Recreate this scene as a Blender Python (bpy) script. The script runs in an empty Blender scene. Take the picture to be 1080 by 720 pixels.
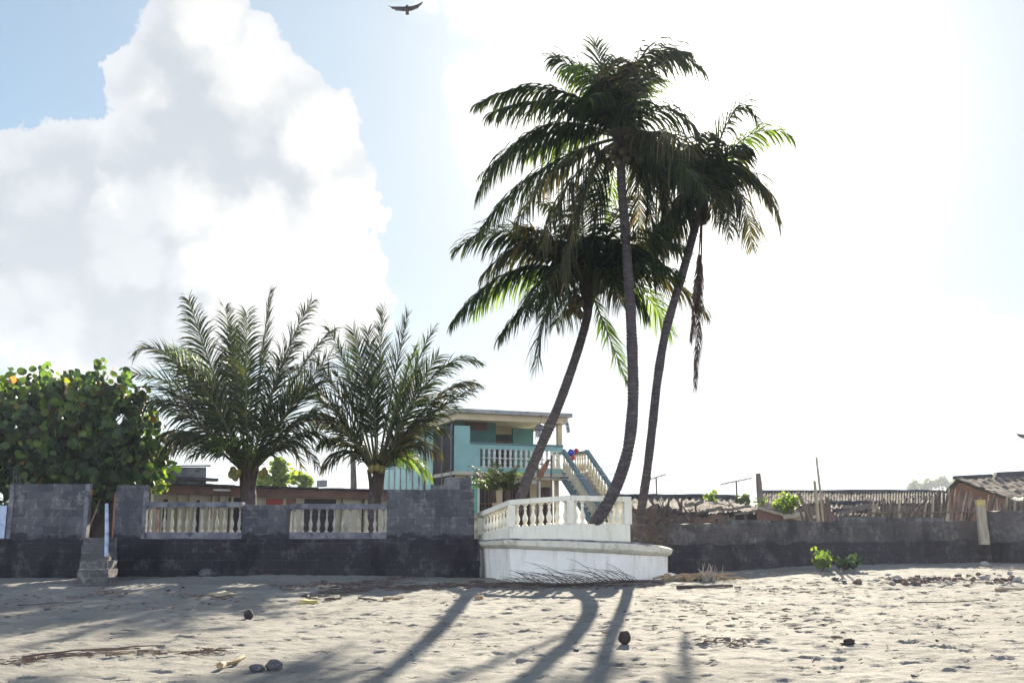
import bpy, math, random
import numpy as np
from mathutils import Vector, Matrix, noise as mnoise
random.seed(7)
rnd = random.Random(11)
C = bpy.context.scene.collection
PI = math.pi
# ------------------------------------------------------------------ camera frame
F = 1100.0; HZ = 565.0; EYE = 0.93
TH = math.atan((HZ-360)/F)
EXPO = 2.1
def ray(px, py):
    x = (px-540)/F; u = (360-py)/F
    return Vector((x, math.cos(TH)-u*math.sin(TH), math.sin(TH)+u*math.cos(TH)))
def P(px, py, Y):
    r = ray(px, py); return Vector((0, 0, EYE)) + r*(Y/r.y)
def gz(x, y):
    z = (min(y, 25)-25)*0.025
    t = min(max((x-3.5)/6, 0), 1)*min(max((y-19)/9, 0), 1)
    z += 0.2*t*t*(3-2*t)
    z += 0.035*math.sin(x*0.55+1.3)*math.sin(y*0.4+0.6)
    return z
def G(px, py):
    r = ray(px, py)
    t = 5.0
    for _ in range(4000):
        p = Vector((0, 0, EYE))+r*t
        if p.z <= gz(p.x, p.y): return Vector((p.x, p.y, gz(p.x, p.y)))
        t += 0.01
    return p
SUN = ray(745, 125).normalized()
SUN_EL = math.asin(SUN.z); SUN_AZ = math.atan2(SUN.x, SUN.y)

# ------------------------------------------------------------------ materials
class NT:
    def __init__(s, tree): s.t = tree; s.t.nodes.clear()
    def n(s, typ, **kw):
        nd = s.t.nodes.new(typ)
        for k, v in kw.items():
            if k.startswith('i_'):
                key = k[2:]
                key = int(key) if key.isdigit() else key
                s.put(nd.inputs[key], v)
            else: setattr(nd, k, v)
        return nd
    def put(s, sock, v):
        if isinstance(v, bpy.types.NodeSocket): s.t.links.new(v, sock)
        else: sock.default_value = v
    def m(s, op, a, b=0.0, c=0.0, clamp=False):
        nd = s.t.nodes.new('ShaderNodeMath'); nd.operation = op; nd.use_clamp = clamp
        s.put(nd.inputs[0], a); s.put(nd.inputs[1], b); s.put(nd.inputs[2], c)
        return nd.outputs[0]
    def vm(s, op, a, b=(0, 0, 0)):
        nd = s.t.nodes.new('ShaderNodeVectorMath'); nd.operation = op
        s.put(nd.inputs[0], a); s.put(nd.inputs[1], b)
        return nd.outputs['Value'] if op in ('DISTANCE', 'LENGTH', 'DOT_PRODUCT') else nd.outputs[0]
    def mix(s, f, a, b, mode='MIX'):
        nd = s.t.nodes.new('ShaderNodeMix'); nd.data_type = 'RGBA'; nd.blend_type = mode; nd.clamp_factor = True
        s.put(nd.inputs[0], f); s.put(nd.inputs[6], a); s.put(nd.inputs[7], b)
        return nd.outputs[2]
    def ss(s, v, lo, hi, o0=0.0, o1=1.0):
        nd = s.t.nodes.new('ShaderNodeMapRange'); nd.interpolation_type = 'SMOOTHSTEP'
        s.put(nd.inputs[0], v); s.put(nd.inputs[1], lo); s.put(nd.inputs[2], hi)
        nd.inputs[3].default_value = o0; nd.inputs[4].default_value = o1
        return nd.outputs[0]
    def noise(s, vec, scale, detail=5, rough=0.6, dist=0.0):
        nd = s.n('ShaderNodeTexNoise', i_Vector=vec, i_Scale=scale, i_Detail=detail, i_Roughness=rough, i_Distortion=dist)
        return nd.outputs[0], nd.outputs[1]
def col(c): return (c[0], c[1], c[2], 1)
def newmat(name):
    m = bpy.data.materials.new(name); m.use_nodes = True
    nt = NT(m.node_tree)
    out = nt.n('ShaderNodeOutputMaterial')
    bs = nt.n('ShaderNodeBsdfPrincipled')
    nt.t.links.new(bs.outputs[0], out.inputs[0])
    geo = nt.n('ShaderNodeNewGeometry')
    return m, nt, bs, out, geo.outputs['Position'], geo
def bump(nt, bs, h, strength=0.5, dist=0.02):
    b = nt.n('ShaderNodeBump', i_Strength=strength, i_Distance=dist, i_Height=h)
    nt.t.links.new(b.outputs[0], bs.inputs['Normal'])
def rough_mat(name, c1, c2, scale=3.0, c3=None, rough=0.85, bstr=0.4, spec=0.3, fine=25, s3=1.2, t3=(0.5, 0.65), stretch=(1, 1, 1), metal=0):
    m, nt, bs, out, pos, geo = newmat(name)
    v = nt.vm('MULTIPLY', pos, stretch)
    f, _ = nt.noise(v, scale, 6, 0.65)
    c = nt.mix(nt.ss(f, 0.35, 0.65), col(c1), col(c2))
    if c3 is not None:
        f3, _ = nt.noise(v, s3, 7, 0.7, 0.3)
        c = nt.mix(nt.ss(f3, t3[0], t3[1]), c, col(c3))
    g, _ = nt.noise(v, fine, 4, 0.7)
    c = nt.mix(nt.m('MULTIPLY', g, 0.5), c, nt.mix(1.0, c, (0.5, 0.5, 0.5, 1), 'MULTIPLY'))
    nt.put(bs.inputs['Base Color'], c)
    bs.inputs['Roughness'].default_value = rough; bs.inputs['Specular IOR Level'].default_value = spec
    bs.inputs['Metallic'].default_value = metal
    bump(nt, bs, nt.m('ADD', g, f), bstr, 0.02)
    return m
def block_mat(name, a, b, mort, moss, splw=0.75, tide=None, ox=0.0, lo=0.35, mk=1.0):
    m, nt, bs, out, pos, geo = newmat(name)
    sx = nt.n('ShaderNodeSeparateXYZ', i_0=pos)
    _, nc = nt.noise(pos, 1.7, 3, 0.5)
    xx = nt.m('ADD', nt.m('ADD', sx.outputs[0], sx.outputs[1]), ox)
    vec = nt.n('ShaderNodeCombineXYZ', i_0=xx, i_1=nt.m('ADD', sx.outputs[2], 0.03), i_2=0.0).outputs[0]
    vec = nt.vm('ADD', vec, nt.vm('MULTIPLY', nt.vm('SUBTRACT', nc, (0.5, 0.5, 0.5)), (0.05, 0.05, 0)))
    br = nt.n('ShaderNodeTexBrick', i_Vector=vec, i_Scale=1.0)
    br.inputs['Color1'].default_value = (lo, lo, lo, 1); br.inputs['Color2'].default_value = (1, 1, 1, 1)
    br.inputs['Mortar'].default_value = (0.5, 0.5, 0.5, 1)
    br.inputs['Mortar Size'].default_value = 0.012; br.inputs['Mortar Smooth'].default_value = 0.4
    br.inputs['Brick Width'].default_value = 0.41; br.inputs['Row Height'].default_value = 0.2
    br.inputs['Bias'].default_value = 0.0
    f1, _ = nt.noise(pos, 2.2, 7, 0.7)
    f2, _ = nt.noise(pos, 9.0, 6, 0.7)
    f3, _ = nt.noise(pos, 40.0, 4, 0.7)
    sepb = nt.n('ShaderNodeSeparateColor', i_0=br.outputs[0])
    c = nt.mix(nt.m('MULTIPLY', nt.m('ADD', sepb.outputs[0], nt.m('SUBTRACT', f2, 0.5)), 0.9, clamp=True), col(a), col(b))
    mo = nt.m('MULTIPLY', br.outputs[1], nt.ss(nt.m('ADD', nt.m('MULTIPLY', f1, 0.5), nt.m('MULTIPLY', f2, 0.5)), 0.44, 0.58, 0.1, mk))
    c = nt.mix(mo, c, col(mort))
    spl = nt.ss(nt.m('ADD', f1, nt.m('MULTIPLY', f2, 0.45)), 0.74, 0.86)
    c = nt.mix(nt.m('MULTIPLY', spl, splw), c, col(mort))
    f4, _ = nt.noise(nt.vm('MULTIPLY', pos, (1, 1, 0.45)), 1.3, 6, 0.65)
    c = nt.mix(nt.ss(f4, 0.5, 0.66), c, col(moss))
    if tide is not None:
        tl = nt.m('SUBTRACT', sx.outputs[2], nt.m('ADD', nt.m('MULTIPLY', nt.m('SUBTRACT', f1, 0.5), 0.9), nt.m('MULTIPLY', nt.m('SUBTRACT', f2, 0.5), 0.35)))
        c = nt.mix(nt.ss(tl, tide+0.07, tide-0.02, 0.0, 0.88), c, (0.028, 0.026, 0.034, 1))
    c = nt.mix(nt.m('MULTIPLY', f3, 0.45), c, (0.01, 0.01, 0.012, 1))
    nt.put(bs.inputs['Base Color'], c)
    bs.inputs['Roughness'].default_value = 0.92; bs.inputs['Specular IOR Level'].default_value = 0.2
    h = nt.m('SUBTRACT', nt.m('ADD', nt.m('MULTIPLY', f3, 0.5), f2), nt.m('MULTIPLY', br.outputs[1], 0.8))
    bump(nt, bs, h, 0.8, 0.03)
    return m
def leaf_mat(name, stops, trans=0.35, rough=0.42, spec=0.4, tcol=None):
    m, nt, bs, out, pos, geo = newmat(name)
    r = geo.outputs['Random Per Island']
    cr = nt.n('ShaderNodeValToRGB', i_0=r)
    el = cr.color_ramp.elements
    while len(el) < len(stops): el.new(0.5)
    for e, (p, c) in zip(el, stops): e.position = p; e.color = col(c)
    f, _ = nt.noise(pos, 1.3, 3, 0.5)
    c = nt.mix(nt.m('MULTIPLY', f, 0.6), cr.outputs[0], nt.mix(1.0, cr.outputs[0], (0.55, 0.55, 0.5, 1), 'MULTIPLY'))
    nt.put(bs.inputs['Base Color'], c)
    bs.inputs['Roughness'].default_value = rough; bs.inputs['Specular IOR Level'].default_value = spec
    tr = nt.n('ShaderNodeBsdfTranslucent')
    nt.put(tr.inputs[0], nt.mix(1.0, c, col(tcol or (1.9, 2.0, 0.9)), 'MULTIPLY'))
    mx = nt.n('ShaderNodeMixShader', i_0=trans)
    nt.t.links.new(bs.outputs[0], mx.inputs[1]); nt.t.links.new(tr.outputs[0], mx.inputs[2])
    nt.t.links.new(mx.outputs[0], out.inputs[0])
    return m
M = {}
# sand
def sand_mat():
    m, nt, bs, out, pos, geo = newmat('sand')
    f, _ = nt.noise(pos, 0.5, 6, 0.6)
    st = nt.vm('MULTIPLY', pos, (0.7, 2.4, 1))
    f2, _ = nt.noise(st, 3.0, 6, 0.7)
    f3, _ = nt.noise(pos, 60, 4, 0.8)
    c = nt.mix(nt.ss(f, 0.35, 0.68), (0.222, 0.217, 0.198, 1), (0.160, 0.156, 0.145, 1))
    c = nt.mix(nt.ss(f2, 0.52, 0.72), c, (0.125, 0.116, 0.104, 1))
    c = nt.mix(nt.ss(f3, 0.55, 0.8), c, (0.085, 0.076, 0.068, 1))
    c = nt.mix(nt.ss(f3, 0.30, 0.22), c, (0.34, 0.315, 0.27, 1))
    nt.put(bs.inputs['Base Color'], c)
    bs.inputs['Roughness'].default_value = 0.95; bs.inputs['Specular IOR Level'].default_value = 0.15
    f4, _ = nt.noise(pos, 16, 5, 0.7)
    bump(nt, bs, nt.m('ADD', nt.m('MULTIPLY', f4, 1.0), nt.m('MULTIPLY', f3, 0.5)), 0.7, 0.03)
    return m
M['sand'] = sand_mat()
M['block'] = block_mat('weathered_block', (0.055, 0.058, 0.070), (0.155, 0.158, 0.165), (0.32, 0.31, 0.29), (0.075, 0.077, 0.088), splw=0.6, lo=0.25, tide=0.93)
M['base'] = block_mat('stained_base', (0.018, 0.016, 0.022), (0.045, 0.041, 0.048), (0.2, 0.19, 0.19), (0.016, 0.014, 0.019), splw=0.3, ox=0.13, lo=0.5, mk=0.35)
M['rwall'] = block_mat('right_wall_block', (0.048, 0.042, 0.041), (0.125, 0.112, 0.105), (0.27, 0.245, 0.22), (0.035, 0.032, 0.037), splw=0.45, ox=0.3, lo=0.45, mk=0.35)
M['step'] = block_mat('step_block', (0.07, 0.07, 0.075), (0.16, 0.155, 0.15), (0.28, 0.27, 0.25), (0.06, 0.055, 0.06), ox=0.2)
M['coping'] = rough_mat('coping', (0.13, 0.13, 0.15), (0.24, 0.24, 0.25), 3.5, (0.05, 0.05, 0.06), s3=2.0)
M['cream_baluster'] = rough_mat('cream_baluster', (0.50, 0.47, 0.38), (0.36, 0.34, 0.28), 6, (0.2, 0.19, 0.17), s3=3, t3=(0.55, 0.75))
M['pink_baluster'] = rough_mat('pink_baluster', (0.42, 0.22, 0.17), (0.30, 0.16, 0.13), 6, (0.2, 0.16, 0.15), s3=3)
def white_mat(name, base, dirt, dirt2, lo=0.57):
    m, nt, bs, out, pos, geo = newmat(name)
    f, _ = nt.noise(pos, 2.0, 7, 0.7, 0.4)
    f2, _ = nt.noise(pos, 11, 6, 0.7)
    f5, _ = nt.noise(nt.vm('MULTIPLY', pos, (4.5, 4.5, 0.5)), 1.6, 5, 0.6)
    c = nt.mix(nt.ss(f, 0.3, 0.7), col(base), col([x*0.9 for x in base]))
    c = nt.mix(nt.m('MULTIPLY', nt.ss(f5, 0.50, 0.70), 0.6), c, col(dirt))
    c = nt.mix(nt.m('MULTIPLY', nt.ss(nt.m('ADD', nt.m('MULTIPLY', f, 0.5), nt.m('MULTIPLY', f2, 0.5)), lo, lo+0.07), 0.85), c, col(dirt))
    f3, _ = nt.noise(pos, 24, 4, 0.75)
    c = nt.mix(nt.m('MULTIPLY', nt.ss(f3, 0.66, 0.74), 0.7), c, col(dirt2))
    nt.put(bs.inputs['Base Color'], c)
    bs.inputs['Roughness'].default_value = 0.8; bs.inputs['Specular IOR Level'].default_value = 0.3
    bump(nt, bs, nt.m('ADD', f2, nt.m('MULTIPLY', f3, 0.5)), 0.35, 0.02)
    return m
M['white'] = white_mat('limewash', (0.84, 0.81, 0.72), (0.50, 0.45, 0.35), (0.35, 0.32, 0.27), 0.575)
M['cream_white'] = white_mat('cream_limewash', (0.83, 0.785, 0.64), (0.60, 0.54, 0.38), (0.38, 0.34, 0.27), 0.58)
M['ledge'] = white_mat('ledge_paint', (0.70, 0.66, 0.53), (0.40, 0.35, 0.24), (0.08, 0.08, 0.09), 0.53)
M['ledgetop'] = rough_mat('ledge_top', (0.15, 0.16, 0.18), (0.36, 0.35, 0.33), 3, (0.08, 0.08, 0.09), s3=2.5)
M['cream'] = rough_mat('cream_paint', (0.62, 0.52, 0.34), (0.52, 0.43, 0.28), 2, (0.36, 0.30, 0.21), s3=1.5, t3=(0.58, 0.75), bstr=0.15)
M['palecream'] = rough_mat('pale_cream', (0.60, 0.55, 0.42), (0.50, 0.46, 0.35), 2, (0.3, 0.27, 0.22), s3=1.5, t3=(0.55, 0.75), bstr=0.15)
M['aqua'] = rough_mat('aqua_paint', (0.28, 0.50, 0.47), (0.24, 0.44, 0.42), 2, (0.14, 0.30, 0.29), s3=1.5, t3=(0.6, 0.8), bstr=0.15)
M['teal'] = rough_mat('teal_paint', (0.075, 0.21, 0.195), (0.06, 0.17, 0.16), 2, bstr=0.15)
M['paleaqua'] = rough_mat('pale_aqua_paint', (0.42, 0.62, 0.58), (0.34, 0.54, 0.50), 2, (0.25, 0.36, 0.34), s3=1.5, bstr=0.15)
M['railteal'] = rough_mat('rail_teal', (0.13, 0.21, 0.23), (0.10, 0.17, 0.19), 3, bstr=0.2)
M['green'] = rough_mat('green_paint', (0.13, 0.42, 0.26), (0.10, 0.34, 0.22), 2, bstr=0.15)
M['whitep'] = rough_mat('white_paint', (0.75, 0.74, 0.70), (0.62, 0.61, 0.58), 4, bstr=0.15)
M['bluewhite'] = rough_mat('blue_white_paint', (0.52, 0.60, 0.74), (0.38, 0.45, 0.60), 5, (0.2, 0.2, 0.24), s3=5, t3=(0.55, 0.7), bstr=0.15)
M['dark'] = rough_mat('dark_opening', (0.02, 0.016, 0.02), (0.035, 0.028, 0.035), 3, bstr=0.1)
M['slab'] = rough_mat('grey_slab', (0.42, 0.42, 0.40), (0.30, 0.30, 0.29), 3, (0.2, 0.2, 0.2), s3=1.5)
M['rust'] = rough_mat('rusty_fascia', (0.20, 0.105, 0.075), (0.14, 0.08, 0.062), 2.5, (0.10, 0.06, 0.05), s3=1.3)
M['brick'] = rough_mat('terracotta_plaster', (0.33, 0.155, 0.10), (0.22, 0.11, 0.078), 2.5, (0.18, 0.10, 0.08), s3=1.6)
M['roofdark'] = rough_mat('dark_roof_edge', (0.03, 0.033, 0.045), (0.06, 0.06, 0.07), 4, bstr=0.3)
M['tin'] = rough_mat('tin_sheet', (0.165, 0.15, 0.14), (0.095, 0.082, 0.075), 2.5, (0.07, 0.045, 0.035), s3=1.4, t3=(0.5, 0.66), rough=0.95, spec=0.05)
M['tile'] = rough_mat('old_tile', (0.10, 0.085, 0.08), (0.06, 0.052, 0.05), 3, (0.14, 0.085, 0.065), s3=1.6, t3=(0.55, 0.7), rough=0.95, spec=0.05)
M['wood'] = rough_mat('grey_wood', (0.17, 0.135, 0.11), (0.10, 0.08, 0.07), 3, (0.24, 0.20, 0.17), s3=2, stretch=(4, 4, 0.7))
M['palewood'] = rough_mat('pale_wood', (0.46, 0.40, 0.28), (0.36, 0.30, 0.21), 3, (0.24, 0.2, 0.15), s3=2, stretch=(5, 5, 0.6))
M['tan'] = rough_mat('tan_wood', (0.42, 0.31, 0.18), (0.30, 0.21, 0.12), 8)
M['redwood'] = rough_mat('red_board', (0.26, 0.12, 0.08), (0.18, 0.09, 0.065), 3, stretch=(4, 4, 0.7))
M['drift'] = rough_mat('driftwood', (0.11, 0.08, 0.07), (0.065, 0.048, 0.042), 5, (0.19, 0.15, 0.125), s3=3)
M['paledrift'] = rough_mat('pale_driftwood', (0.40, 0.35, 0.28), (0.28, 0.24, 0.19), 5)
M['stone'] = rough_mat('stone', (0.11, 0.105, 0.11), (0.065, 0.06, 0.065), 9, (0.2, 0.19, 0.18), s3=6)
M['palestone'] = rough_mat('pale_stone', (0.42, 0.40, 0.37), (0.3, 0.28, 0.26), 9)
M['rubble'] = rough_mat('rubble_brown', (0.20, 0.13, 0.10), (0.12, 0.08, 0.065), 9)
M['nutshell'] = rough_mat('old_coconut', (0.055, 0.04, 0.035), (0.035, 0.027, 0.025), 12)
M['trunk'] = rough_mat('palm_bark', (0.105, 0.086, 0.082), (0.062, 0.052, 0.053), 5, (0.17, 0.145, 0.135), s3=4, t3=(0.52, 0.7), bstr=0.9, fine=30, stretch=(1, 1, 3))
M['bark'] = rough_mat('tree_bark', (0.09, 0.065, 0.05), (0.05, 0.038, 0.032), 4, bstr=0.9)
M['husk'] = rough_mat('palm_husk', (0.075, 0.052, 0.04), (0.045, 0.033, 0.026), 8, bstr=0.9)
M['rachis'] = rough_mat('frond_stem', (0.10, 0.10, 0.04), (0.07, 0.075, 0.035), 5, rough=0.8, spec=0.1)
M['nutgreen'] = rough_mat('green_coconut', (0.05, 0.05, 0.02), (0.085, 0.06, 0.025), 4, rough=0.5, bstr=0.1)
M['nutyellow'] = rough_mat('yellow_coconut', (0.22, 0.17, 0.04), (0.12, 0.11, 0.03), 4, rough=0.45, bstr=0.1)
M['frond'] = leaf_mat('palm_leaflet', [(0, (0.015, 0.025, 0.012)), (0.45, (0.021, 0.034, 0.013)), (0.85, (0.034, 0.05, 0.016)), (1, (0.09, 0.09, 0.025))], 0.2, 0.6, 0.15)
M['frond_old'] = leaf_mat('old_leaflet', [(0, (0.022, 0.028, 0.013)), (0.4, (0.034, 0.038, 0.016)), (0.8, (0.085, 0.08, 0.03)), (1, (0.18, 0.11, 0.045))], 0.26, 0.5, 0.3)
M['frond_young'] = leaf_mat('young_leaflet', [(0, (0.06, 0.10, 0.022)), (0.5, (0.09, 0.15, 0.03)), (1, (0.15, 0.20, 0.045))], 0.42, 0.4, 0.4)
M['frond_dead'] = leaf_mat('dead_leaflet', [(0, (0.09, 0.06, 0.045)), (0.5, (0.06, 0.045, 0.038)), (1, (0.14, 0.10, 0.07))], 0.1, 0.7, 0.2, (1, 1, 1))
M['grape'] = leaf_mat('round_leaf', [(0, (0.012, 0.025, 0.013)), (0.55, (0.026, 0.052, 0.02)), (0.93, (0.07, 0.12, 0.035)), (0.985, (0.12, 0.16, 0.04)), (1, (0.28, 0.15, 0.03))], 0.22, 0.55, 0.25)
M['grape_sunlit'] = leaf_mat('sunny_round_leaf', [(0, (0.05, 0.09, 0.02)), (0.5, (0.10, 0.17, 0.035)), (0.9, (0.15, 0.21, 0.04)), (0.975, (0.28, 0.2, 0.04)), (1, (0.38, 0.10, 0.03))], 0.42, 0.4, 0.5)  # lighter copy of the round leaf; sunlight on crown tops put into colour
M['lime'] = leaf_mat('bright_leaf', [(0, (0.07, 0.12, 0.025)), (0.5, (0.12, 0.185, 0.035)), (1, (0.22, 0.26, 0.05))], 0.5, 0.45, 0.4)
M['farleaf'] = leaf_mat('far_leaf', [(0, (0.05, 0.085, 0.03)), (0.5, (0.075, 0.12, 0.04)), (1, (0.12, 0.16, 0.05))], 0.35, 0.5, 0.3)
M['bird'] = rough_mat('bird_feather', (0.012, 0.011, 0.014), (0.03, 0.022, 0.022), 4, rough=0.6)
M['birdlight'] = rough_mat('flight_feather', (0.09, 0.055, 0.05), (0.06, 0.04, 0.04), 4, rough=0.6)
M['red'] = rough_mat('red_rubber', (0.55, 0.04, 0.03), (0.45, 0.04, 0.03), 3, rough=0.35, bstr=0.02)
M['blue'] = rough_mat('blue_rubber', (0.03, 0.06, 0.42), (0.03, 0.06, 0.36), 3, rough=0.35, bstr=0.02)
M['metal'] = rough_mat('dull_metal', (0.16, 0.16, 0.17), (0.10, 0.10, 0.11), 5, rough=0.5, metal=0.4)
M['yellow'] = rough_mat('faded_yellow', (0.60, 0.46, 0.14), (0.45, 0.36, 0.16), 10)
M['rope'] = rough_mat('rope', (0.55, 0.55, 0.52), (0.42, 0.42, 0.4), 10)
M['redcloth'] = rough_mat('red_cloth', (0.45, 0.09, 0.07), (0.36, 0.08, 0.06), 8)
M['orangecloth'] = rough_mat('brown_orange_cloth', (0.33, 0.14, 0.07), (0.22, 0.10, 0.06), 5)
M['hill'] = rough_mat('hill_soil', (0.10, 0.11, 0.06), (0.07, 0.09, 0.05), 0.2, bstr=0.1)

# ------------------------------------------------------------------ mesh builder
class MB:
    def __init__(s): s.v = []; s.f = []; s.m = []
    def add(s, vs, fs, mi=0):
        o = len(s.v); s.v += [tuple(v) for v in vs]
        for f in fs: s.f.append(tuple(i+o for i in f)); s.m.append(mi)
    def hexa(s, b, t, mi=0):     # b, t: 4 points each, same winding
        s.add(list(b)+list(t), [(3, 2, 1, 0), (4, 5, 6, 7), (0, 1, 5, 4), (1, 2, 6, 5), (2, 3, 7, 6), (3, 0, 4, 7)], mi)
    def box(s, x0, x1, y0, y1, z0, z1, mi=0):
        q = [(x0, y0), (x1, y0), (x1, y1), (x0, y1)]
        s.hexa([(x, y, z0) for x, y in q], [(x, y, z1) for x, y in q], mi)
    def loft(s, loops, cap0=True, cap1=True, mi=0, closed=True):
        n = len(loops[0]); vs = [p for l in loops for p in l]; fs = []
        for i in range(len(loops)-1):
            for j in range(n if closed else n-1):
                k = (j+1) % n
                fs.append((i*n+j, i*n+k, (i+1)*n+k, (i+1)*n+j))
        if cap0: fs.append(tuple(reversed(range(n))))
        if cap1: fs.append(tuple(range((len(loops)-1)*n, len(loops)*n)))
        s.add(vs, fs, mi)
    def tube(s, pts, rad, n=8, mi=0, cap=True, flat=1.0):
        pts = [Vector(p) for p in pts]
        if not hasattr(rad, '__len__'): rad = [rad]*len(pts)
        loops = []; up = Vector((0.13, 0.97, 0.2)).normalized()
        for i, p in enumerate(pts):
            t = (pts[min(i+1, len(pts)-1)]-pts[max(i-1, 0)])
            t = t.normalized() if t.length > 1e-9 else Vector((0, 0, 1))
            a = t.cross(up)
            if a.length < 1e-3: a = t.cross(Vector((1, 0, 0)))
            a.normalize(); b = t.cross(a).normalized()
            loops.append([p+a*math.cos(2*PI*k/n)*rad[i]+b*math.sin(2*PI*k/n)*rad[i]*flat for k in range(n)])
        s.loft(loops, cap, cap, mi)
    def lathe(s, prof, n=10, o=(0, 0, 0), mi=0, lean=(0, 0)):
        loops = []
        for r, z in prof:
            loops.append([(o[0]+lean[0]*z+r*math.cos(2*PI*k/n), o[1]+lean[1]*z+r*math.sin(2*PI*k/n), o[2]+z) for k in range(n)])
        s.loft(loops, True, True, mi)
    def blob(s, c, r, seed=0, n=10, m_=7, amp=0.2, mi=0):
        loops = []
        if not hasattr(r, '__len__'): r = (r, r, r)
        for i in range(m_+1):
            ph = PI*(0.02+0.96*i/m_)
            row = []
            for k in range(n):
                d = Vector((math.sin(ph)*math.cos(2*PI*k/n), math.sin(ph)*math.sin(2*PI*k/n), -math.cos(ph)))
                q = 1+amp*mnoise.noise(d*1.6+Vector((seed*3.7, seed*1.3, seed)))
                row.append((c[0]+d.x*r[0]*q, c[1]+d.y*r[1]*q, c[2]+d.z*r[2]*q))
            loops.append(row)
        s.loft(loops, True, True, mi)
    def build(s, name, mats, parent=None, smooth=False, loc=None):
        me = bpy.data.meshes.new(name)
        off = Vector((0, 0, 0))
        if parent is not None: off = worldloc(parent)
        elif loc is not None: off = Vector(loc)
        me.from_pydata([(v[0]-off.x, v[1]-off.y, v[2]-off.z) for v in s.v], [], s.f)
        if not isinstance(mats, (list, tuple)): mats = [mats]
        for m in mats: me.materials.append(M[m] if isinstance(m, str) else m)
        if len(mats) > 1: me.polygons.foreach_set('material_index', s.m)
        if smooth: me.polygons.foreach_set('use_smooth', [True]*len(me.polygons))
        me.update()
        o = bpy.data.objects.new(name, me); C.objects.link(o)
        if parent is not None: o.parent = parent
        elif loc is not None: o.location = off
        return o
def worldloc(o):
    v = Vector(o.location)
    while o.parent is not None: o = o.parent; v += Vector(o.location)
    return v
def tag(o, label=None, cat=None, group=None, kind=None):
    if label: o['label'] = label
    if cat: o['category'] = cat
    if group: o['group'] = group
    if kind: o['kind'] = kind
    return o
def thing(name, label, cat, loc, group=None):
    o = bpy.data.objects.new(name, None); o.empty_display_size = 0.2
    o.location = loc; C.objects.link(o)
    return tag(o, label, cat, group)
def inst(src, parent, loc, name=None, sc=None, rot=None, mat=None):
    o = src.copy(); C.objects.link(o); o.parent = parent
    o.location = Vector(loc)-(worldloc(parent) if parent else Vector((0, 0, 0)))
    if sc: o.scale = sc
    if rot: o.rotation_euler = rot
    return o
def bez(pts, n):
    out = []; k = len(pts)-1
    for i in range(n+1):
        t = i/n; q = [Vector(p) for p in pts]
        while len(q) > 1: q = [q[j].lerp(q[j+1], t) for j in range(len(q)-1)]
        out.append(q[0])
    return out
def catmull(pts, per):
    pts = [Vector(p) for p in pts]; out = []
    e = [pts[0]*2-pts[1]]+pts+[pts[-1]*2-pts[-2]]
    for i in range(1, len(e)-2):
        for j in range(per):
            t = j/per; a, b, c, d = e[i-1], e[i], e[i+1], e[i+2]
            out.append(0.5*((2*b)+(c-a)*t+(2*a-5*b+4*c-d)*t*t+(3*b-a-3*c+d)*t*t*t))
    out.append(pts[-1]); return out

# local frame: u along the front, v towards the back
class Frame:
    def __init__(s, o, e):
        s.o = Vector((o[0], o[1], 0)); d = Vector((e[0]-o[0], e[1]-o[1], 0)); s.L = d.length
        s.u = d.normalized(); s.v = Vector((-s.u.y, s.u.x, 0))
    def w(s, a, b, z): p = s.o+s.u*a+s.v*b; return Vector((p.x, p.y, z))
    def hit(s, px, py, b=0.0):
        r = ray(px, py); q = s.o+s.v*b; t = (s.v.dot(q))/(s.v.dot(r))
        p = Vector((0, 0, EYE))+r*t
        return (p-q).dot(s.u), p.z
    def box(s, mb, a0, a1, b0, b1, z0, z1, mi=0):
        q = [(a0, b0), (a1, b0), (a1, b1), (a0, b1)]
        mb.hexa([s.w(a, b, z0) for a, b in q], [s.w(a, b, z1) for a, b in q], mi)
    def pbox(s, mb, x0, x1, y0, y1, b0, b1, mi=0, z0=None):
        ym = (y0+y1)/2
        a0 = s.hit(x0, ym, b0)[0]; a1 = s.hit(x1, ym, b0)[0]
        zt = s.hit((x0+x1)/2, y0, b0)[1]; zb = s.hit((x0+x1)/2, y1, b0)[1] if z0 is None else z0
        s.box(mb, a0, a1, b0, b1, zb, zt, mi); return a0, a1, zb, zt
def fr(px0, Y0, px1, Y1):
    return Frame(P(px0, 500, Y0), P(px1, 500, Y1))
def jitter_mesh(o, amp, sc):
    for v in o.data.vertices:
        n = mnoise.noise_vector(Vector(v.co)*sc); v.co += n*amp
def subdiv_wall(mb, x0, x1, y0, y1, z0, z1, step=0.25, amp=0.015, zfun=None, bot=None):
    """block wall with slightly uneven face and top edge"""
    nx = max(2, int((x1-x0)/step)); nz = max(2, int((z1-z0)/step))
    loops = []
    for i in range(nx+1):
        x = x0+(x1-x0)*i/nx
        col_ = []
        for j in range(nz+1):
            z = z0+(z1-z0)*j/nz
            if j == nz: z += 0.02*mnoise.noise(Vector((x*3.1, 0, z1)))
            col_.append((x+amp*mnoise.noise(Vector((z*4, x*3, 1))), y0+amp*mnoise.noise(Vector((x*4, z*4, 2))), z))
        for j in range(nz, -1, -1):
            z = z0+(z1-z0)*j/nz
            if j == nz: z += 0.02*mnoise.noise(Vector((x*3.1, 4, z1)))
            col_.append((x, y1, z))
        loops.append(col_)
    mb.loft(loops, True, True)

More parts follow.
